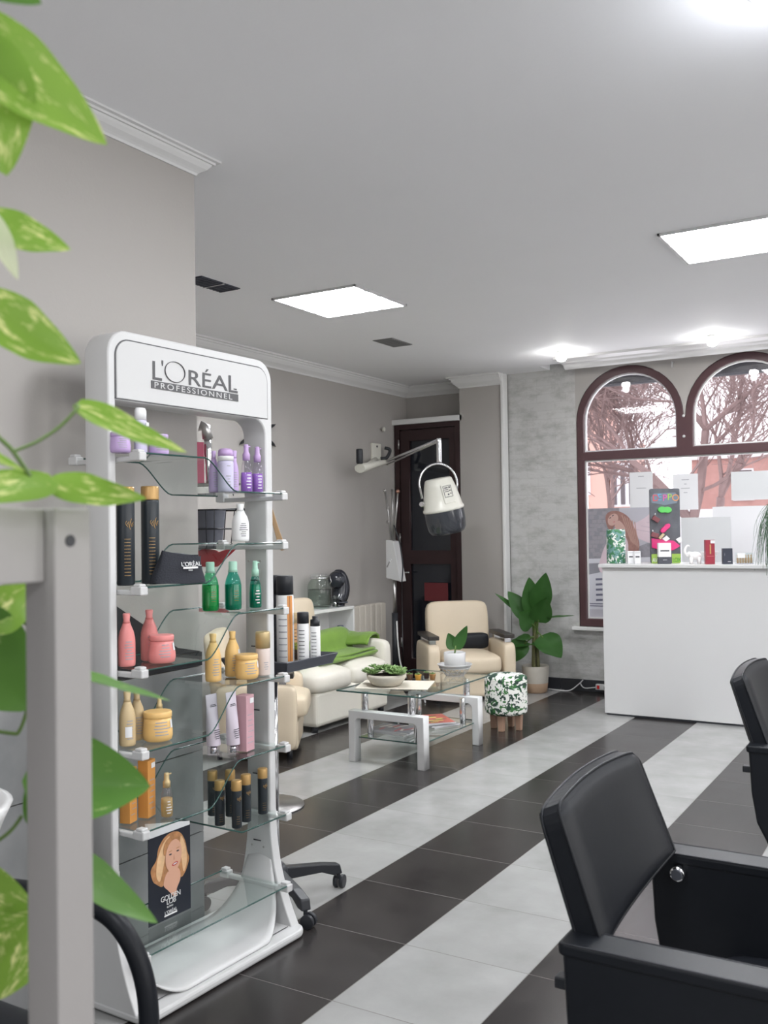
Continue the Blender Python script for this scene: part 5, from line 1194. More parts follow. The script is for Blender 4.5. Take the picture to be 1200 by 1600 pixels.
# elephant
t = citem('elephant_figurine', 'small white elephant figurine with raised trunk', 'figurine', -1.690, 7.25, 0.35)
el = mat('white_porcelain', (0.82, 0.81, 0.80), 0.3)
mb = MB(); mb.ellipsoid((0.012, 0, 0.058), (0.044, 0.028, 0.032), 20, 14); mb.ellipsoid((-0.030, 0, 0.068), (0.022, 0.021, 0.023), 18, 12)
for x in (-0.018, 0.038):
    for y in (-0.014, 0.014): mb.lathe([(0.012, 0), (0.0115, 0.02), (0.014, 0.05)], 14, (x, y, 0))
mb.tube(bez([(-0.044, 0, 0.066), (-0.058, 0, 0.078), (-0.062, 0, 0.100), (-0.052, 0, 0.125), (-0.040, 0, 0.135), (-0.030, 0, 0.128)], 6), 0.011, 10, r_end=0.005)
mb.tube([(0.054, 0, 0.06), (0.062, 0, 0.045), (0.06, 0, 0.03)], 0.003, 6); b_ = mb.build('body', el, t, smooth=True)
for y in (-1, 1): MB().ellipsoid((-0.018, y*0.024, 0.068), (0.016, 0.005, 0.020), 14, 8).build('ear', el, t)
t = citem('white_bowl', 'white conical bowl behind the dark red carton', 'bowl', -1.600, 7.36)
MB().lathe([(0.018, 0), (0.022, 0.003), (0.064, 0.084), (0.066, 0.086), (0.060, 0.084), (0.02, 0.012)], 32).build('bowl', el, t)
t = citem('red_box', 'tall dark red carton with a gold figure and a white sticker', 'box', -1.57, 7.22, 0.45)
B('carton', (0, 0, 0.088), (0.064, 0.05, 0.176), mat('dark_red_carton', (0.30, 0.02, 0.04), 0.35), t, 0.001)
text('lettering', '1', 0.10, M['gold'], t, (-0.022, -0.0256, 0.075), RF, 0.0005, sx=0.9); B('print', (0, -0.0256, 0.058), (0.05, 0.001, 0.002), P['pink'], t)
B('price_sticker', (0.018, -0.027, 0.162), (0.032, 0.001, 0.022), P['label'], t)
t = citem('dark_box', 'dark slate carton standing right of the red carton', 'box', -1.453, 7.25, 0.45)
B('carton', (0, 0, 0.057), (0.068, 0.04, 0.114), mat('slate_carton', (0.03, 0.035, 0.055), 0.4), t, 0.001); B('print', (0.01, -0.0205, 0.018), (0.022, 0.001, 0.003), P['label'], t); B('print', (-0.022, -0.0205, 0.07), (0.0015, 0.001, 0.02), P['gink'], t)
t = citem('sample_box', 'clear tray of small brown ampoules on the counter', 'box', -1.343, 7.30, 0.45)
B('tray', (0, 0, 0.003), (0.12, 0.06, 0.006), P['clear'], t)
for x, y, w, h, zz in ((0, -0.03, 0.12, 0.001, 0.04), (0, 0.03, 0.12, 0.001, 0.04)): B('tray_side', (x, y, zz), (w, h, 0.08), M['glass_clear'], t)
B('white_flap', (-0.03, -0.0315, 0.062), (0.055, 0.001, 0.036), P['white'], t)
for i in range(6): MB().lathe([(0.007, 0), (0.008, 0.004), (0.008, 0.035), (0.004, 0.042), (0.005, 0.06)], 12).build('ampoule', mat('brown_ampoule_%d' % i, (0.42, 0.28, 0.15), 0.3), t, loc=(-0.048+0.019*i, 0, 0.006))
# trailing plant at the right end of the counter
t = citem('trailing_plant', 'dark green strap-leaved plant trailing over the right end of the counter', 'potted plant', -1.02, 7.28)
MB().lathe([(0.07, 0), (0.09, 0.12), (0.095, 0.13), (0.085, 0.13)], 28).build('pot', M['pot_cream'], t)
T('stalk', bez([(0, 0, 0.1), (-0.02, -0.02, 0.25), (-0.05, -0.04, 0.36)], 6), 0.018, M['trunk_stem'], t)
mb = MB(); rnd = random.Random(3)
for i in range(95):
    a = rnd.uniform(PI*0.62, PI*1.55); rch = rnd.uniform(0.08, 0.22); top = rnd.uniform(0.38, 0.45); end = rnd.uniform(-0.18, 0.18)
    c0 = Vector((-0.05, -0.04, 0.34)); u_ = Vector((math.cos(a), math.sin(a), 0))
    pts = bez([c0, c0+u_*rch*0.45+Vector((0, 0, top-0.34)), c0+u_*rch*0.85+Vector((0, 0, (top+end)*0.5-0.30)), c0+u_*rch+Vector((rnd.uniform(-0.03, 0.03), rnd.uniform(-0.02, 0.02), end-0.30))], 6)
    mb.tube(pts, 0.0042, 4, flat=0.35, r_end=0.0015)
mb.build('foliage', M['strand'], t, fixn=False)

# ================================================================== PAPERS AND BANNER ON THE GLASS
def paper(label, x0, x1, z0, z1, m, rows=(), name='paper_notice', y=8.150):
    t = thing(name, label, 'paper', ((x0+x1)/2, y, z0), 0, None); w, h = x1-x0, z1-z0
    B('sheet', (0, 0, h/2), (w, 0.002, h), m, t)
    for z, ww in rows: B('print', (0, -0.0014, h*z), (w*ww, 0.0006, 0.006), P['gink'], t)
    return t
paper('white sheet with faint print taped to the left pane, left of the display panel', -2.424, -2.227, 1.586, 1.891, M['paper'], ((0.88, 0.25), (0.55, 0.42)))
paper('white sheet with faint print taped right of the display panel', -2.057, -1.854, 1.561, 1.859, M['paper'], ((0.84, 0.3), (0.72, 0.1), (0.6, 0.35), (0.48, 0.15)))
paper('wide pale grey board hanging highest at the right edge', -1.59, -1.20, 1.629, 1.86, M['grey_board'])
paper('large white sheet leaning behind the ampoule tray and trailing plant', -1.736, -1.15, 1.10, 1.579, M['paper'], y=8.125)
paper('large grey board behind the elephant and the red carton', -1.99, -1.595, 1.06, 1.495, M['grey_board'], y=8.115)
t = thing('window_banner', 'large photo banner on the window: long-haired woman in a pink dress', 'poster', (-2.50, 8.150, 0.64))
stone = noisy(mat('printed_stone_wall', (0.27, 0.26, 0.29), 0.7), 22, 0.45); dress = noisy(mat('printed_pink_dress', (0.62, 0.50, 0.55), 0.7), 9, 0.12); brn = noisy(mat('printed_brown_hair', (0.30, 0.16, 0.14), 0.7), 30, 0.35)
w0, w1 = -0.31, 0.36
B('banner', (0.025, 0, 0.475), (0.67, 0.002, 0.95), stone, t)
pic = MB()
def bf(pts, y, i): pic.mi = i; pic.prism(smooth_loop(pts) if i in (0, 1, 2) else pts, 'y', -y, -y-0.0004)
bf([(w0, 0.0), (w1, 0.0), (w1, 0.46), (0.10, 0.44), (w0, 0.42)], 0.002, 3)                         # pale car body and sky of the lower half
bf([(w0, 0.46), (-0.15, 0.48), (-0.12, 0.41), (w0, 0.37)], 0.003, 5)
bf([(w0, 0.47), (w0, 0.51), (w1, 0.53), (w1, 0.49)], 0.0031, 3)
bf([(w1, 0.70), (w1, 0.95), (-0.02, 0.95), (-0.02, 0.90), (0.1, 0.6)], 0.0022, 6)
bf([(-0.20, 0.40), (-0.18, 0.55), (-0.13, 0.66), (-0.08, 0.76), (0.00, 0.78), (0.06, 0.70), (0.07, 0.55), (0.0, 0.35)], 0.004, 0)  # dress
bf([(0.07, 0.78), (0.20, 0.86), (0.28, 0.92), (0.36, 0.93), (0.36, 0.60), (0.25, 0.64), (0.12, 0.70)], 0.0042, 0)                   # flying sleeve
bf([(-0.10, 0.50), (-0.06, 0.76), (-0.03, 0.76), (-0.04, 0.50)], 0.0046, 1)
bf([(-0.14, 0.88), (-0.10, 0.92), (-0.02, 0.92), (0.06, 0.87), (0.11, 0.78), (0.15, 0.64), (0.13, 0.56), (0.06, 0.56), (0.05, 0.66), (0.0, 0.75), (-0.06, 0.80), (-0.09, 0.74), (-0.13, 0.80)], 0.005, 2)
bf([(-0.06, 0.80), (-0.02, 0.84), (0.03, 0.78), (0.02, 0.74), (-0.04, 0.76)], 0.0054, 1)
bf(ell(-0.075, 0.850, 0.042, 0.056, rot=-0.6), 0.0058, 1)
for x, z in ((-0.10, 0.865), (-0.075, 0.885)): bf(ell(x, z, 0.010, 0.004, rot=0.5), 0.0063, 4)
bf(ell(-0.065, 0.83, 0.010, 0.005, rot=0.5), 0.0063, 7)
for i in range(5): bf([(-0.24, 0.34-0.045*i), (-0.14, 0.345-0.045*i), (-0.10, 0.33-0.045*i), (-0.10, 0.315-0.045*i), (-0.15, 0.327-0.045*i), (-0.24, 0.322-0.045*i)], 0.003, 8)
bf([(-0.155, 0.35), (-0.14, 0.35), (-0.14, 0.12), (-0.155, 0.12)], 0.0034, 8)
for z in (0.095, 0.115): bf([(w0, z), (w1, z), (w1, z+0.008), (w0, z+0.008)], 0.003, 8)
bf([(w0, 0.0), (w1, 0.0), (w1, 0.07), (w0, 0.07)], 0.0036, 6)
for r_ in range(11):
    for c_ in range(4):
        x_ = w0+0.004+0.045*c_+(0.02 if r_ % 2 else 0); bf([(x_, 0.535+0.036*r_), (x_+0.040, 0.535+0.036*r_), (x_+0.040, 0.563+0.036*r_), (x_, 0.563+0.036*r_)], 0.0012, 5 if (r_*3+c_) % 4 == 0 else 9)
for k_ in range(6): bf([(0.0+0.022*k_, 0.885-0.012*k_), (0.008+0.022*k_, 0.89-0.012*k_), (0.085+0.012*k_, 0.66-0.01*k_), (0.078+0.012*k_, 0.655-0.01*k_)], 0.0056, 10)
for k_ in range(5): bf([(0.12+0.045*k_, 0.76+0.03*k_), (0.125+0.045*k_, 0.765+0.03*k_), (0.36, 0.72+0.04*k_), (0.36, 0.71+0.04*k_)], 0.0048, 11)
pic.build('picture', [dress, mat('printed_face_skin', (0.52, 0.34, 0.30), 0.7), brn, mat('printed_pale_grey', (0.58, 0.58, 0.63), 0.7), M['dark_ink'], mat('printed_mid_grey', (0.25, 0.25, 0.28), 0.7), mat('printed_light', (0.46, 0.45, 0.50), 0.7), mat('printed_pink_lips', (0.5, 0.2, 0.2), 0.6), mat('printed_slate_blue', (0.14, 0.14, 0.2), 0.7), mat('printed_brick', (0.31, 0.29, 0.32), 0.7), mat('printed_hair_highlight', (0.42, 0.26, 0.22), 0.7), mat('printed_dress_fold', (0.52, 0.42, 0.48), 0.7)], t)

# ================================================================== SALON CHAIRS
def salon_chair(label, loc):
    t = thing('salon_chair', label, 'chair', loc, 0, 'black salon chairs on the right')
    ox, oy = 0.30, -2.01
    le = M['leather']
    for s, y in ((-1, 1.72), (1, 2.305)):
        Y = y+oy
        prof = [(-0.645+ox, 0.655), (-0.638+ox, 0.50), (-0.622+ox, 0.40), (-0.585+ox, 0.325), (-0.52+ox, 0.29), (-0.05+ox, 0.29), (-0.02+ox, 0.33), (-0.0+ox, 0.60), (-0.0+ox, 0.655)]
        a = MB().prism(prof, 'y', Y-0.036, Y+0.036).build('armrest', le, t, 0.010, 3)
        pad = MB().prism(rrect(-0.652+ox, 0.01+ox, Y-0.040, Y+0.040, 0.012, 3), 'z', 0.640, 0.664).build('arm_pad', le, a, 0.006, 3)
        mb = MB()
        for yy in (-0.0405, 0.0405): mb.tube([(-0.645+ox, Y+yy*0.93, 0.6635), (0.0+ox, Y+yy*0.93, 0.6635)], 0.0016, 5)
        mb.build('piping', M['stitch'], pad)
    B('footrest_bracket', (-0.655+ox, -0.285, 0.575), (0.03, 0.03, 0.022), M['black_plastic'], t, 0.003)
    # seat
    puff('seat', (-0.24+ox, 0.0, 0.42), (0.48, 0.505, 0.13), le, t, 0.035, crown=0.015)
    # backrest: leaning slab, slightly bowed
    def bk_(side):
        def f(u, v):
            # u across (-1..1 in y), v up
            cu, cv = u*2-1, v*2-1
            k = 0.06
            y = -0.268+0.520*u; lo_z = 0.640+0.032*u-0.018*(1-cu*cu); hi = 0.905-0.012*(cu*cu)
            z = lo_z+(hi-lo_z)*v; x = -0.590-0.080*v+0.022*cu*cu*(1-0.3*v)
            # rounded corners
            cr_ = max(0, abs(cu)-0.86)/0.14; cw = max(0, v-0.86)/0.14; cl = max(0, 0.14-v)/0.14
            if cr_ > 0 and cw > 0: 
                L_ = math.hypot(cr_, cw); 
                if L_ > 1: y = -0.268+0.520*(0.5+0.5*math.copysign(0.86+0.14*cr_/L_, cu)); z = lo_z+(hi-lo_z)*(0.86+0.14*cw/L_)
            edge = max(abs(cu), abs(cv)); fall = 0.016*max(0, (edge-0.8)/0.2)**2
            th_ = 0.080-0.012*v
            return (x+ox+(0.0-fall if side > 0 else -th_+fall), y, z-(0.018*v*(1-u) if side < 0 else 0))
        return f
    mb = MB(); n = 20
    V = {}
    for side in (1, -1):
        f = bk_(side)
        for i in range(n+1):
            for j in range(n+1): V[side, i, j] = mb.v(f(i/n, j/n))
    for side in (1, -1):
        for i in range(n):
            for j in range(n):
                q = [V[side, i, j], V[side, i+1, j], V[side, i+1, j+1], V[side, i, j+1]]
                mb.bm.faces.new(q if side == 1 else q[::-1]).smooth = True
    rim = [(i, 0) for i in range(n)]+[(n, j) for j in range(n)]+[(i, n) for i in range(n, 0, -1)]+[(0, j) for j in range(n, 0, -1)]
    for k in range(len(rim)):
        a, b_ = rim[k], rim[(k+1) % len(rim)]; mb.bm.faces.new((V[1, a[0], a[1]], V[-1, a[0], a[1]], V[-1, b_[0], b_[1]], V[1, b_[0], b_[1]])).smooth = False
    back = mb.build('backrest', le, t, 0.008, 3)
    fr_, br_ = bk_(1), bk_(-1)
    for fn, off in ((fr_, 0.0), (br_, 0.0)):
        MB().tube([Vector(fn(i/n, j/n)) for i, j in rim], 0.0035, 6, closed=True).build('piping', le, back)
    kn = MB().cyl((0, 0, 0), 0.017, 0.03, 20, Matrix.Rotation(PI/2, 4, 'X')).build('tilt_knob', M['chrome'], t, 0.004, loc=(-0.575+ox, 0.245, 0.625))
    MB().cyl((0, 0, 0), 0.012, 0.04, 12, Matrix.Rotation(PI/2, 4, 'X')).build('knob_cap', M['dark_grey'], kn)
    MB().cyl((-0.3+ox, 0, 0.22), 0.03, 0.40, 20).build('pump_column', M['chrome'], t)
    MB().lathe([(0.27, 0), (0.27, 0.012), (0.08, 0.03), (0.04, 0.05)], 40, (-0.3+ox, 0, 0)).build('base', M['chrome'], t)
    return t
ch = salon_chair('black leather salon chair nearest the camera, cut by the bottom right corner', (-0.30, 2.01, 0))
ch2 = copy_thing(ch, (-0.30, 3.82, 0), label='black leather salon chair farther back, cut by the right edge before the counter')

# ================================================================== TROLLEY WITH TRAY AND CANS
t = thing('salon_trolley', 'black star-based trolley on casters with a chrome column and black tray', 'trolley', (-2.285, 2.965, 0))
MB().lathe([(0.045, 0.075), (0.05, 0.09), (0.045, 0.13), (0.03, 0.15)], 24).build('hub', M['black_plastic'], t)
for i in range(5):
    a = math.radians(78)+i*2*PI/5+(-0.28 if i == 0 else 0)
    if i == 4: a = math.radians(-30)
    L = 0.27
    c, s_ = math.cos(a), math.sin(a)
    mb = MB(); mb.M = Matrix.Rotation(a, 4, 'Z'); mb.prism([(0.02, 0.085), (0.02, 0.135), (L*0.72, 0.115), (L, 0.10), (L+0.01, 0.062), (L-0.03, 0.062), (L*0.70, 0.082)], 'y', -0.019, 0.019)
    lg_ = mb.build('leg', M['black_plastic'], t, 0.005)
    mb = MB(); mb.M = Matrix.Translation((L*c, L*s_, 0)) @ Matrix.Rotation(a+0.7, 4, 'Z')
    for yy in (-0.013, 0.013): mb.cyl((0.012, yy, 0.026), 0.026, 0.016, 20, Matrix.Rotation(PI/2, 4, 'X'))
    mb.cyl((0, 0, 0.055), 0.008, 0.03, 10); mb.build('caster', M['black_plastic'], lg_, 0.003)
MB().cyl((0, 0, 0.52), 0.014, 0.76, 20).build('column', M['chrome'], t)
tr = MB(); z0, z1 = 0.900, 0.937; tx0, tx1, ty0, ty1 = -0.19, 0.13, -0.09, 0.25
tr.box(((tx0+tx1)/2, (ty0+ty1)/2, z0), (tx1-tx0-0.03, ty1-ty0-0.03, 0.004))
for q in (((tx0, ty0), (tx1, ty0)), ((tx1, ty0), (tx1, ty1)), ((tx1, ty1), (tx0, ty1)), ((tx0, ty1), (tx0, ty0))):
    cx, cy = (tx0+tx1)/2, (ty0+ty1)/2; sh_ = lambda p, k: (cx+(p[0]-cx)*k, cy+(p[1]-cy)*k)
    lo0, lo1 = sh_(q[0], 0.9), sh_(q[1], 0.9)
    vs = [tr.v((*lo0, z0)), tr.v((*lo1, z0)), tr.v((*q[1], z1)), tr.v((*q[0], z1))]; tr.bm.faces.new(vs)
tr.build('tray', M['dark_grey'], t, solid=0.005)
def scan(label, x, y, w, h, cap, body, stripe=None, neck=False, g='hair sprays on the trolley tray', zb=0.904):
    t = thing('hair_spray_can', label, 'spray can', (x, y, zb), 0.85, g); r = w/2; ch_ = h*0.22
    pr = [(r*0.95, 0), (r, 0.004), (r, h-ch_-0.006), (r*0.92, h-ch_)]
    MB().lathe(pr, 28).build('body', body, t)
    if neck: MB().lathe([(r*0.92, h-ch_), (r*0.9, h-ch_*0.35), (r*0.5, h-ch_*0.3), (r*0.55, h)], 24).build('cap', cap, t)
    else: MB().lathe([(r*0.98, h-ch_), (r*0.98, h-0.004), (r*0.9, h)], 28).build('cap', cap, t)
    ca = LA+math.radians(10); mb = MB()
    for i in range(9):
        zz = h*(0.06+0.072*i); arc_patch(mb, r, zz, zz+h*0.012, ca-0.8, ca+0.2, 6, 0.0006)
    mb.build('print', P['gink'] if stripe else P['ink'], t, fixn=False)
    if stripe:
        mb = MB(); arc_patch(mb, r, 0.005, h-ch_-0.004, ca+0.25, ca+0.95, 6, 0.0007); mb.build('orange_stripe', stripe, t, fixn=False)
        mb = MB(); arc_patch(mb, r, 0.005, h-ch_-0.004, ca+0.52, ca+0.60, 3, 0.0012); mb.build('print', mat('brown_line', (0.3, 0.12, 0.04), 0.4), t, fixn=False)
scan('tallest white spray can with an orange stripe and black cap on the trolley', -2.329, 3.10, 0.070, 0.345, M['black_plastic'], P['white'], mat('orange_print', (0.70, 0.30, 0.09), 0.4))
scan('dark can half hidden by the edge of the display stand, left of the orange-striped can', -2.400, 3.125, 0.060, 0.345, M['black_plastic'], M['dark_grey'])
scan('white can with black cap and dense black print in the middle of the trolley tray', -2.252, 3.115, 0.048, 0.200, M['black_plastic'], P['white'])
scan('white bottle with stepped black cap, right of the densely printed can', -2.222, 3.155, 0.042, 0.182, M['black_plastic'], P['white'], neck=True)
scan('amber and clear bottle between the two larger white cans', -2.34, 3.185, 0.040, 0.19, P['beige'], glass('amber_clear', (0.85, 0.70, 0.55)))
# ================================================================== TOOL STAND BEHIND THE DISPLAY
t = thing('tool_stand', 'salon tool stand on a round steel base behind the display', 'tool stand', (-3.13, 3.98, 0))
MB().lathe([(0.20, 0), (0.20, 0.008), (0.06, 0.02), (0.02, 0.03)], 40).build('base', M['steel'], t)
MB().cyl((0, 0, 0.86), 0.013, 1.70, 14).build('pole', M['chrome'], t)
T('crossbar', [(0.04, -0.01, 1.545), (-0.50, -0.08, 1.545)], 0.008, M['black_plastic'], t)
B('holder_plate', (-0.33, -0.055, 1.685), (0.30, 0.12, 0.008), M['steel'], t, 0.002)
T('crossbar', [(0.0, 0, 1.68), (-0.45, -0.06, 1.68)], 0.007, M['steel'], t)
t = thing('hair_dryer', 'grey and chrome hair tool standing upright behind the display opening', 'hair tool', (-3.455, 3.93, 1.69), 0.3)
MB().lathe([(0.012, 0.0), (0.013, 0.10), (0.020, 0.16), (0.020, 0.25)], 18).build('handle', M['chrome'], t); MB().tube([(0, 0, 0.24), (-0.01, -0.0, 0.30), (-0.04, -0.01, 0.31)], 0.028, 14).build('nozzle', M['steel'], t)
t = thing('product_box', 'dark pinkish red carton seen through the display opening', 'box', (-3.50, 3.90, 1.6895), -0.6); redc = mat('raspberry_card', (0.36, 0.035, 0.09), 0.4)
B('carton', (0, 0, 0.11), (0.075, 0.05, 0.22), redc, t, 0.001); B('print', (0, -0.0255, 0.19), (0.04, 0.001, 0.02), P['pink'], t)
t = thing('wire_basket', 'black wire basket with a grey bag hanging behind the white bottle', 'basket', (-3.40, 3.88, 1.545), 0.0)
mb = MB()
for z, k in ((0, 1.0), (-0.10, 0.9), (-0.20, 0.82)): mb.tube([(x*k, y*k, z) for x, y in rrect(-0.12, 0.12, -0.08, 0.08, 0.02, 3)], 0.004, 5, closed=True)
for x in (-0.10, -0.04, 0.04, 0.10): mb.tube([(x, -0.08, 0), (x*0.82, -0.066, -0.2)], 0.003, 5); mb.tube([(x, 0.08, 0), (x*0.82, 0.066, -0.2)], 0.003, 5)
mb.build('wire_frame', M['black_plastic'], t); 
bg_ = MB(); bg_.grid(lambda u, v: (0.095*math.cos(2*PI*u)*(0.75+0.25*v), 0.06*math.sin(2*PI*u)*(0.7+0.3*v), -0.205+0.20*v+0.01*math.sin(9*u)), 28, 8, close_u=True); bg_.build('bag', noisy(mat('slate_bag', (0.13, 0.14, 0.17), 0.5), 20, 0.1), t)
t = thing('red_cape', 'folded red cloth hanging under the black basket', 'cloth', (-3.38, 3.90, 1.245))
MB().prism([(-0.10, 0.0), (0.0, 0.0), (0.15, 0.11), (0.02, 0.075), (-0.02, 0.09), (-0.12, 0.10)], 'y', -0.02, 0.02).build('cloth', mat('red_cloth', (0.42, 0.03, 0.04), 0.8), t, 0.006)
t = thing('wooden_paddle', 'light wooden hair brush hanging beside the right edge of the display', 'brush', (-3.07, 3.97, 1.545), 0.6)
mb = MB(); mb.M = Matrix.Rotation(-0.26, 4, 'Y') ; mb.prism([(-0.012, 0), (0.012, 0), (0.016, -0.12), (0.022, -0.20), (0.012, -0.225), (-0.004, -0.225), (-0.012, -0.20), (-0.010, -0.10)], 'y', -0.006, 0.006); mb.build('handle', M['light_wood'], t, 0.003)
# black petals on the wall
t = thing('wall_ornament', 'black spiky flower ornament on the wall behind the display', 'wall ornament', (LX+0.01, 5.88, 2.20))
for a in (2.75, 0.35, 3.6, -0.4, 1.5, 4.5):
    mb = MB(); c0 = Vector((0.01, 0.13*math.cos(a), 0.13*math.sin(a))); c1 = c0*1.0+Vector((0, 0.12*math.cos(a), 0.12*math.sin(a)))
    mb.tube([c0, c0.lerp(c1, 0.25), c0.lerp(c1, 0.6), c1], lambda u: max(0.001, 0.034*math.sin(PI*min(1, (1-u)*0.75+0.12))*(1-u)**0.3), 8, flat=0.5); mb.build('petal', M['black_plastic'], t)
MB().lathe([(0.03, 0), (0.02, 0.02)], 14, rot=Matrix.Rotation(PI/2, 4, 'Y')).build('centre', M['black_plastic'], t)

# ================================================================== BACKWASH UNIT (bottom left)
t = thing('backwash_chair', 'black hair-washing chair with a curved tube armrest and white basin', 'chair', (-1.72, 1.02, 0))
le = M['leather']
puff('seat', (0.10, 0.02, 0.44), (0.52, 0.48, 0.14), le, t, 0.05, crown=0.02)
puff('backrest', (-0.20, 0.02, 0.62), (0.12, 0.46, 0.44), le, t, 0.04, rot=Matrix.Rotation(-0.25, 4, 'Y'))
for s in (0.29, -0.25):
    MB().tube(bez([(-0.22, s, 0.67), (0.05, s-0.0, 0.70), (0.22, s, 0.71), (0.33, s, 0.685), (0.385, s+0.01, 0.60), (0.40, s+0.01, 0.48), (0.38, s, 0.30), (0.30, s, 0.16)], 8), 0.019, 14).build('armrest', le, t)
B('pedestal', (-0.05, 0.02, 0.19), (0.5, 0.34, 0.38), M['black_plastic'], t, 0.02)
bs = MB().lathe([(0.10, 0.66), (0.20, 0.72), (0.25, 0.84), (0.265, 0.87), (0.25, 0.875), (0.22, 0.83), (0.10, 0.76), (0.001, 0.75)], 40, (-0.14, 0.10, 0), sx=0.9, sy=1.0).build('basin', M['white_gloss'], t)
B('basin_column', (-0.35, 0.08, 0.36), (0.16, 0.3, 0.72), M['white_plastic'], t, 0.02)

# ================================================================== WHITE FRAME WITH POTHOS (front left)
fmw = noisy(mat('grey_white_lacquer', (0.35, 0.335, 0.33), 0.45), 3, 0.03)
t = thing('plant_rack', 'pale grey square-post plant rack filling the lower left foreground', 'plant rack', (-0.764, 0.647, 0))
for x, y in ((0, 0), (0, -0.95), (-0.48, 0), (-0.48, -0.95)): 
    B('post', (x, y, 0.725), (0.044, 0.044, 1.45), fmw, t, 0.002)
for x, z in ((-0.007, 1.4145), (-0.007, 0.50), (-0.473, 1.4145), (-0.473, 0.50)): B('rail', (x, -0.475, z), (0.030, 0.906, 0.071), fmw, t, 0.002)
for z in (1.392, 0.48): B('shelf_board', (-0.24, -0.475, z), (0.434, 0.90, 0.018), fmw, t, 0.001)
MB().cyl((0.0222, -0.004, 1.4185), 0.0058, 0.002, 18, Matrix.Rotation(PI/2, 4, 'Y')).build('bolt_hole', M['black_plastic'], t)
t = thing('pothos_plant', 'bright variegated pothos trailing in from the top left above the rack', 'potted plant', (-1.02, 0.42, 1.4015))
O1 = Vector((-1.02, 0.42, 1.4015))
def LP(p): return Vector(p)-O1
MB().lathe([(0.07, 0), (0.09, 0.13), (0.095, 0.14), (0.085, 0.14)], 28).build('pot', M['pot_cream'], t)
MB().lathe([(0.084, 0.12), (0.001, 0.13)], 20).build('soil', M['soil'], t)
T('vine', bez([LP(p) for p in ((-1.0, 0.42, 1.53), (-0.90, 0.46, 1.72), (-0.80, 0.48, 1.86), (-0.775, 0.50, 1.80), (-0.775, 0.53, 1.70), (-0.775, 0.545, 1.62), (-0.764, 0.564, 1.534), (-0.749, 0.584, 1.502), (-0.737, 0.600, 1.470))], 6), 0.0022, M['stem'], t, n=6)
T('petiole', bez([LP(p) for p in ((-0.749, 0.584, 1.502), (-0.736, 0.601, 1.512), (-0.723, 0.617, 1.527), (-0.713, 0.628, 1.544), (-0.730, 0.640, 1.549))], 6), 0.0018, M['stem'], t, n=6)
CAMD = Vector((0.72, -0.66, 0.0))
def pl(b_, tp, w, n, m='pothos', par=None, org=None, **k):
    o_ = org or O1
    kk = dict(fold=0.18, droop=0.12, heart=0.6, nu=18, nv=7, wave=0.03); kk.update(k)
    leaf('leaf', Vector(b_)-o_, Vector(tp)-o_, w, n, M[m], par or t, **kk)
pl((-0.697, 0.490, 1.842), (-0.619, 0.583, 1.764), 0.088, (0.60, -0.62, 0.45))
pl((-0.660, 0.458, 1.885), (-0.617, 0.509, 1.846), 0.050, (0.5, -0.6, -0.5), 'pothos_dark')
pl((-0.688, 0.498, 1.822), (-0.672, 0.520, 1.725), 0.088, (0.75, -0.6, 0.2))
pl((-0.722, 0.538, 1.697), (-0.678, 0.592, 1.683), 0.048, (0.62, -0.6, 0.5))
pl((-0.703, 0.529, 1.692), (-0.691, 0.545, 1.645), 0.020, (0.8, -0.6, 0.1), 'pothos_pale', fold=0.5)
pl((-0.722, 0.536, 1.624), (-0.670, 0.601, 1.590), 0.066, (0.62, -0.52, 0.5), droop=0.45)
pl((-0.732, 0.641, 1.548), (-0.659, 0.726, 1.519), 0.050, (0.45, -0.38, 0.8), droop=0.30, fold=0.3, heart=0.05)
pl((-0.732, 0.525, 1.503), (-0.703, 0.562, 1.483), 0.026, (0.3, -0.3, 0.9))
pl((-0.728, 0.596, 1.470), (-0.772, 0.520, 1.464), 0.048, (0.50, -0.50, 0.70), droop=0.1)
pl((-0.732, 0.618, 1.471), (-0.675, 0.680, 1.466), 0.046, (0.50, -0.50, 0.70), droop=0.25, heart=0.3)
pl((-0.690, 0.470, 1.86), (-0.78, 0.50, 1.80), 0.07, (0.4, -0.6, 0.6))
t2 = thing('pothos_plant', 'darker pothos growing behind the post of the pale rack', 'potted plant', (-1.06, 0.40, 0.4895))
O2 = Vector((-1.06, 0.40, 0.4895))
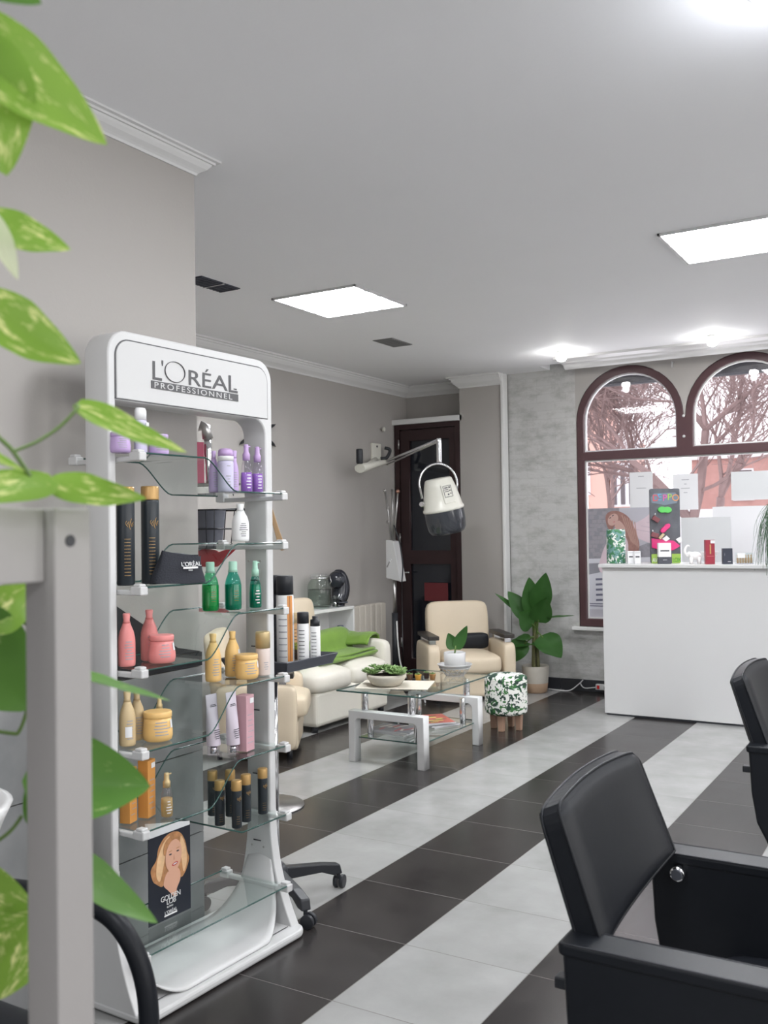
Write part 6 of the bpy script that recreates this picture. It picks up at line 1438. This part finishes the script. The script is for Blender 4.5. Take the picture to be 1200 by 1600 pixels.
MB().lathe([(0.08, 0), (0.10, 0.15), (0.105, 0.16), (0.095, 0.16)], 28).build('pot', M['pot_cream'], t2)
MB().lathe([(0.094, 0.14), (0.001, 0.15)], 20).build('soil', M['soil'], t2)
def L2(*ps): return bez([Vector(p)-O2 for p in ps], 6)
T('vine', L2((-1.04, 0.42, 0.63), (-0.98, 0.55, 0.85), (-0.893, 0.708, 0.999), (-0.87, 0.737, 1.06), (-0.874, 0.734, 1.129), (-0.871, 0.735, 1.214), (-0.884, 0.72, 1.308), (-0.89, 0.69, 1.34)), 0.003, M['stem'], t2, n=6)
T('petiole', L2((-0.935, 0.655, 1.222), (-0.903, 0.696, 1.207), (-0.896, 0.705, 1.21), (-0.889, 0.712, 1.24)), 0.0022, M['stem'], t2, n=6)
T('petiole', L2((-0.94, 0.66, 1.06), (-0.917, 0.678, 1.084), (-0.903, 0.696, 1.099), (-0.895, 0.706, 1.115)), 0.0022, M['stem'], t2, n=6)
q = dict(par=t2, org=O2)
pl((-0.896, 0.672, 1.333), (-0.874, 0.705, 1.372), 0.060, (0.6, -0.6, 0.5), 'pothos', **q)
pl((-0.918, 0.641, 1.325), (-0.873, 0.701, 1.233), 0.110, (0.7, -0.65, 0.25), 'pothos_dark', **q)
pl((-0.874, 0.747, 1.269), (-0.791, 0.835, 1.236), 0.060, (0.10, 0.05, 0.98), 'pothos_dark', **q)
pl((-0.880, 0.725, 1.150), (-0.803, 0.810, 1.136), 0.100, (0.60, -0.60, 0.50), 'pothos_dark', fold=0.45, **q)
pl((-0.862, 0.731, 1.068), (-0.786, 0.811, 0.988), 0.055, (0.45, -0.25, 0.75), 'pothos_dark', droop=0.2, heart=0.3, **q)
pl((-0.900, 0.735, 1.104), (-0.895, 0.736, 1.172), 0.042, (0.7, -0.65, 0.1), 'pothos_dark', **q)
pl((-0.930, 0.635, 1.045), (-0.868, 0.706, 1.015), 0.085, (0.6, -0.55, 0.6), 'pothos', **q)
pl((-0.874, 0.701, 1.008), (-0.895, 0.674, 0.925), 0.075, (0.7, -0.65, 0.2), 'pothos', **q)
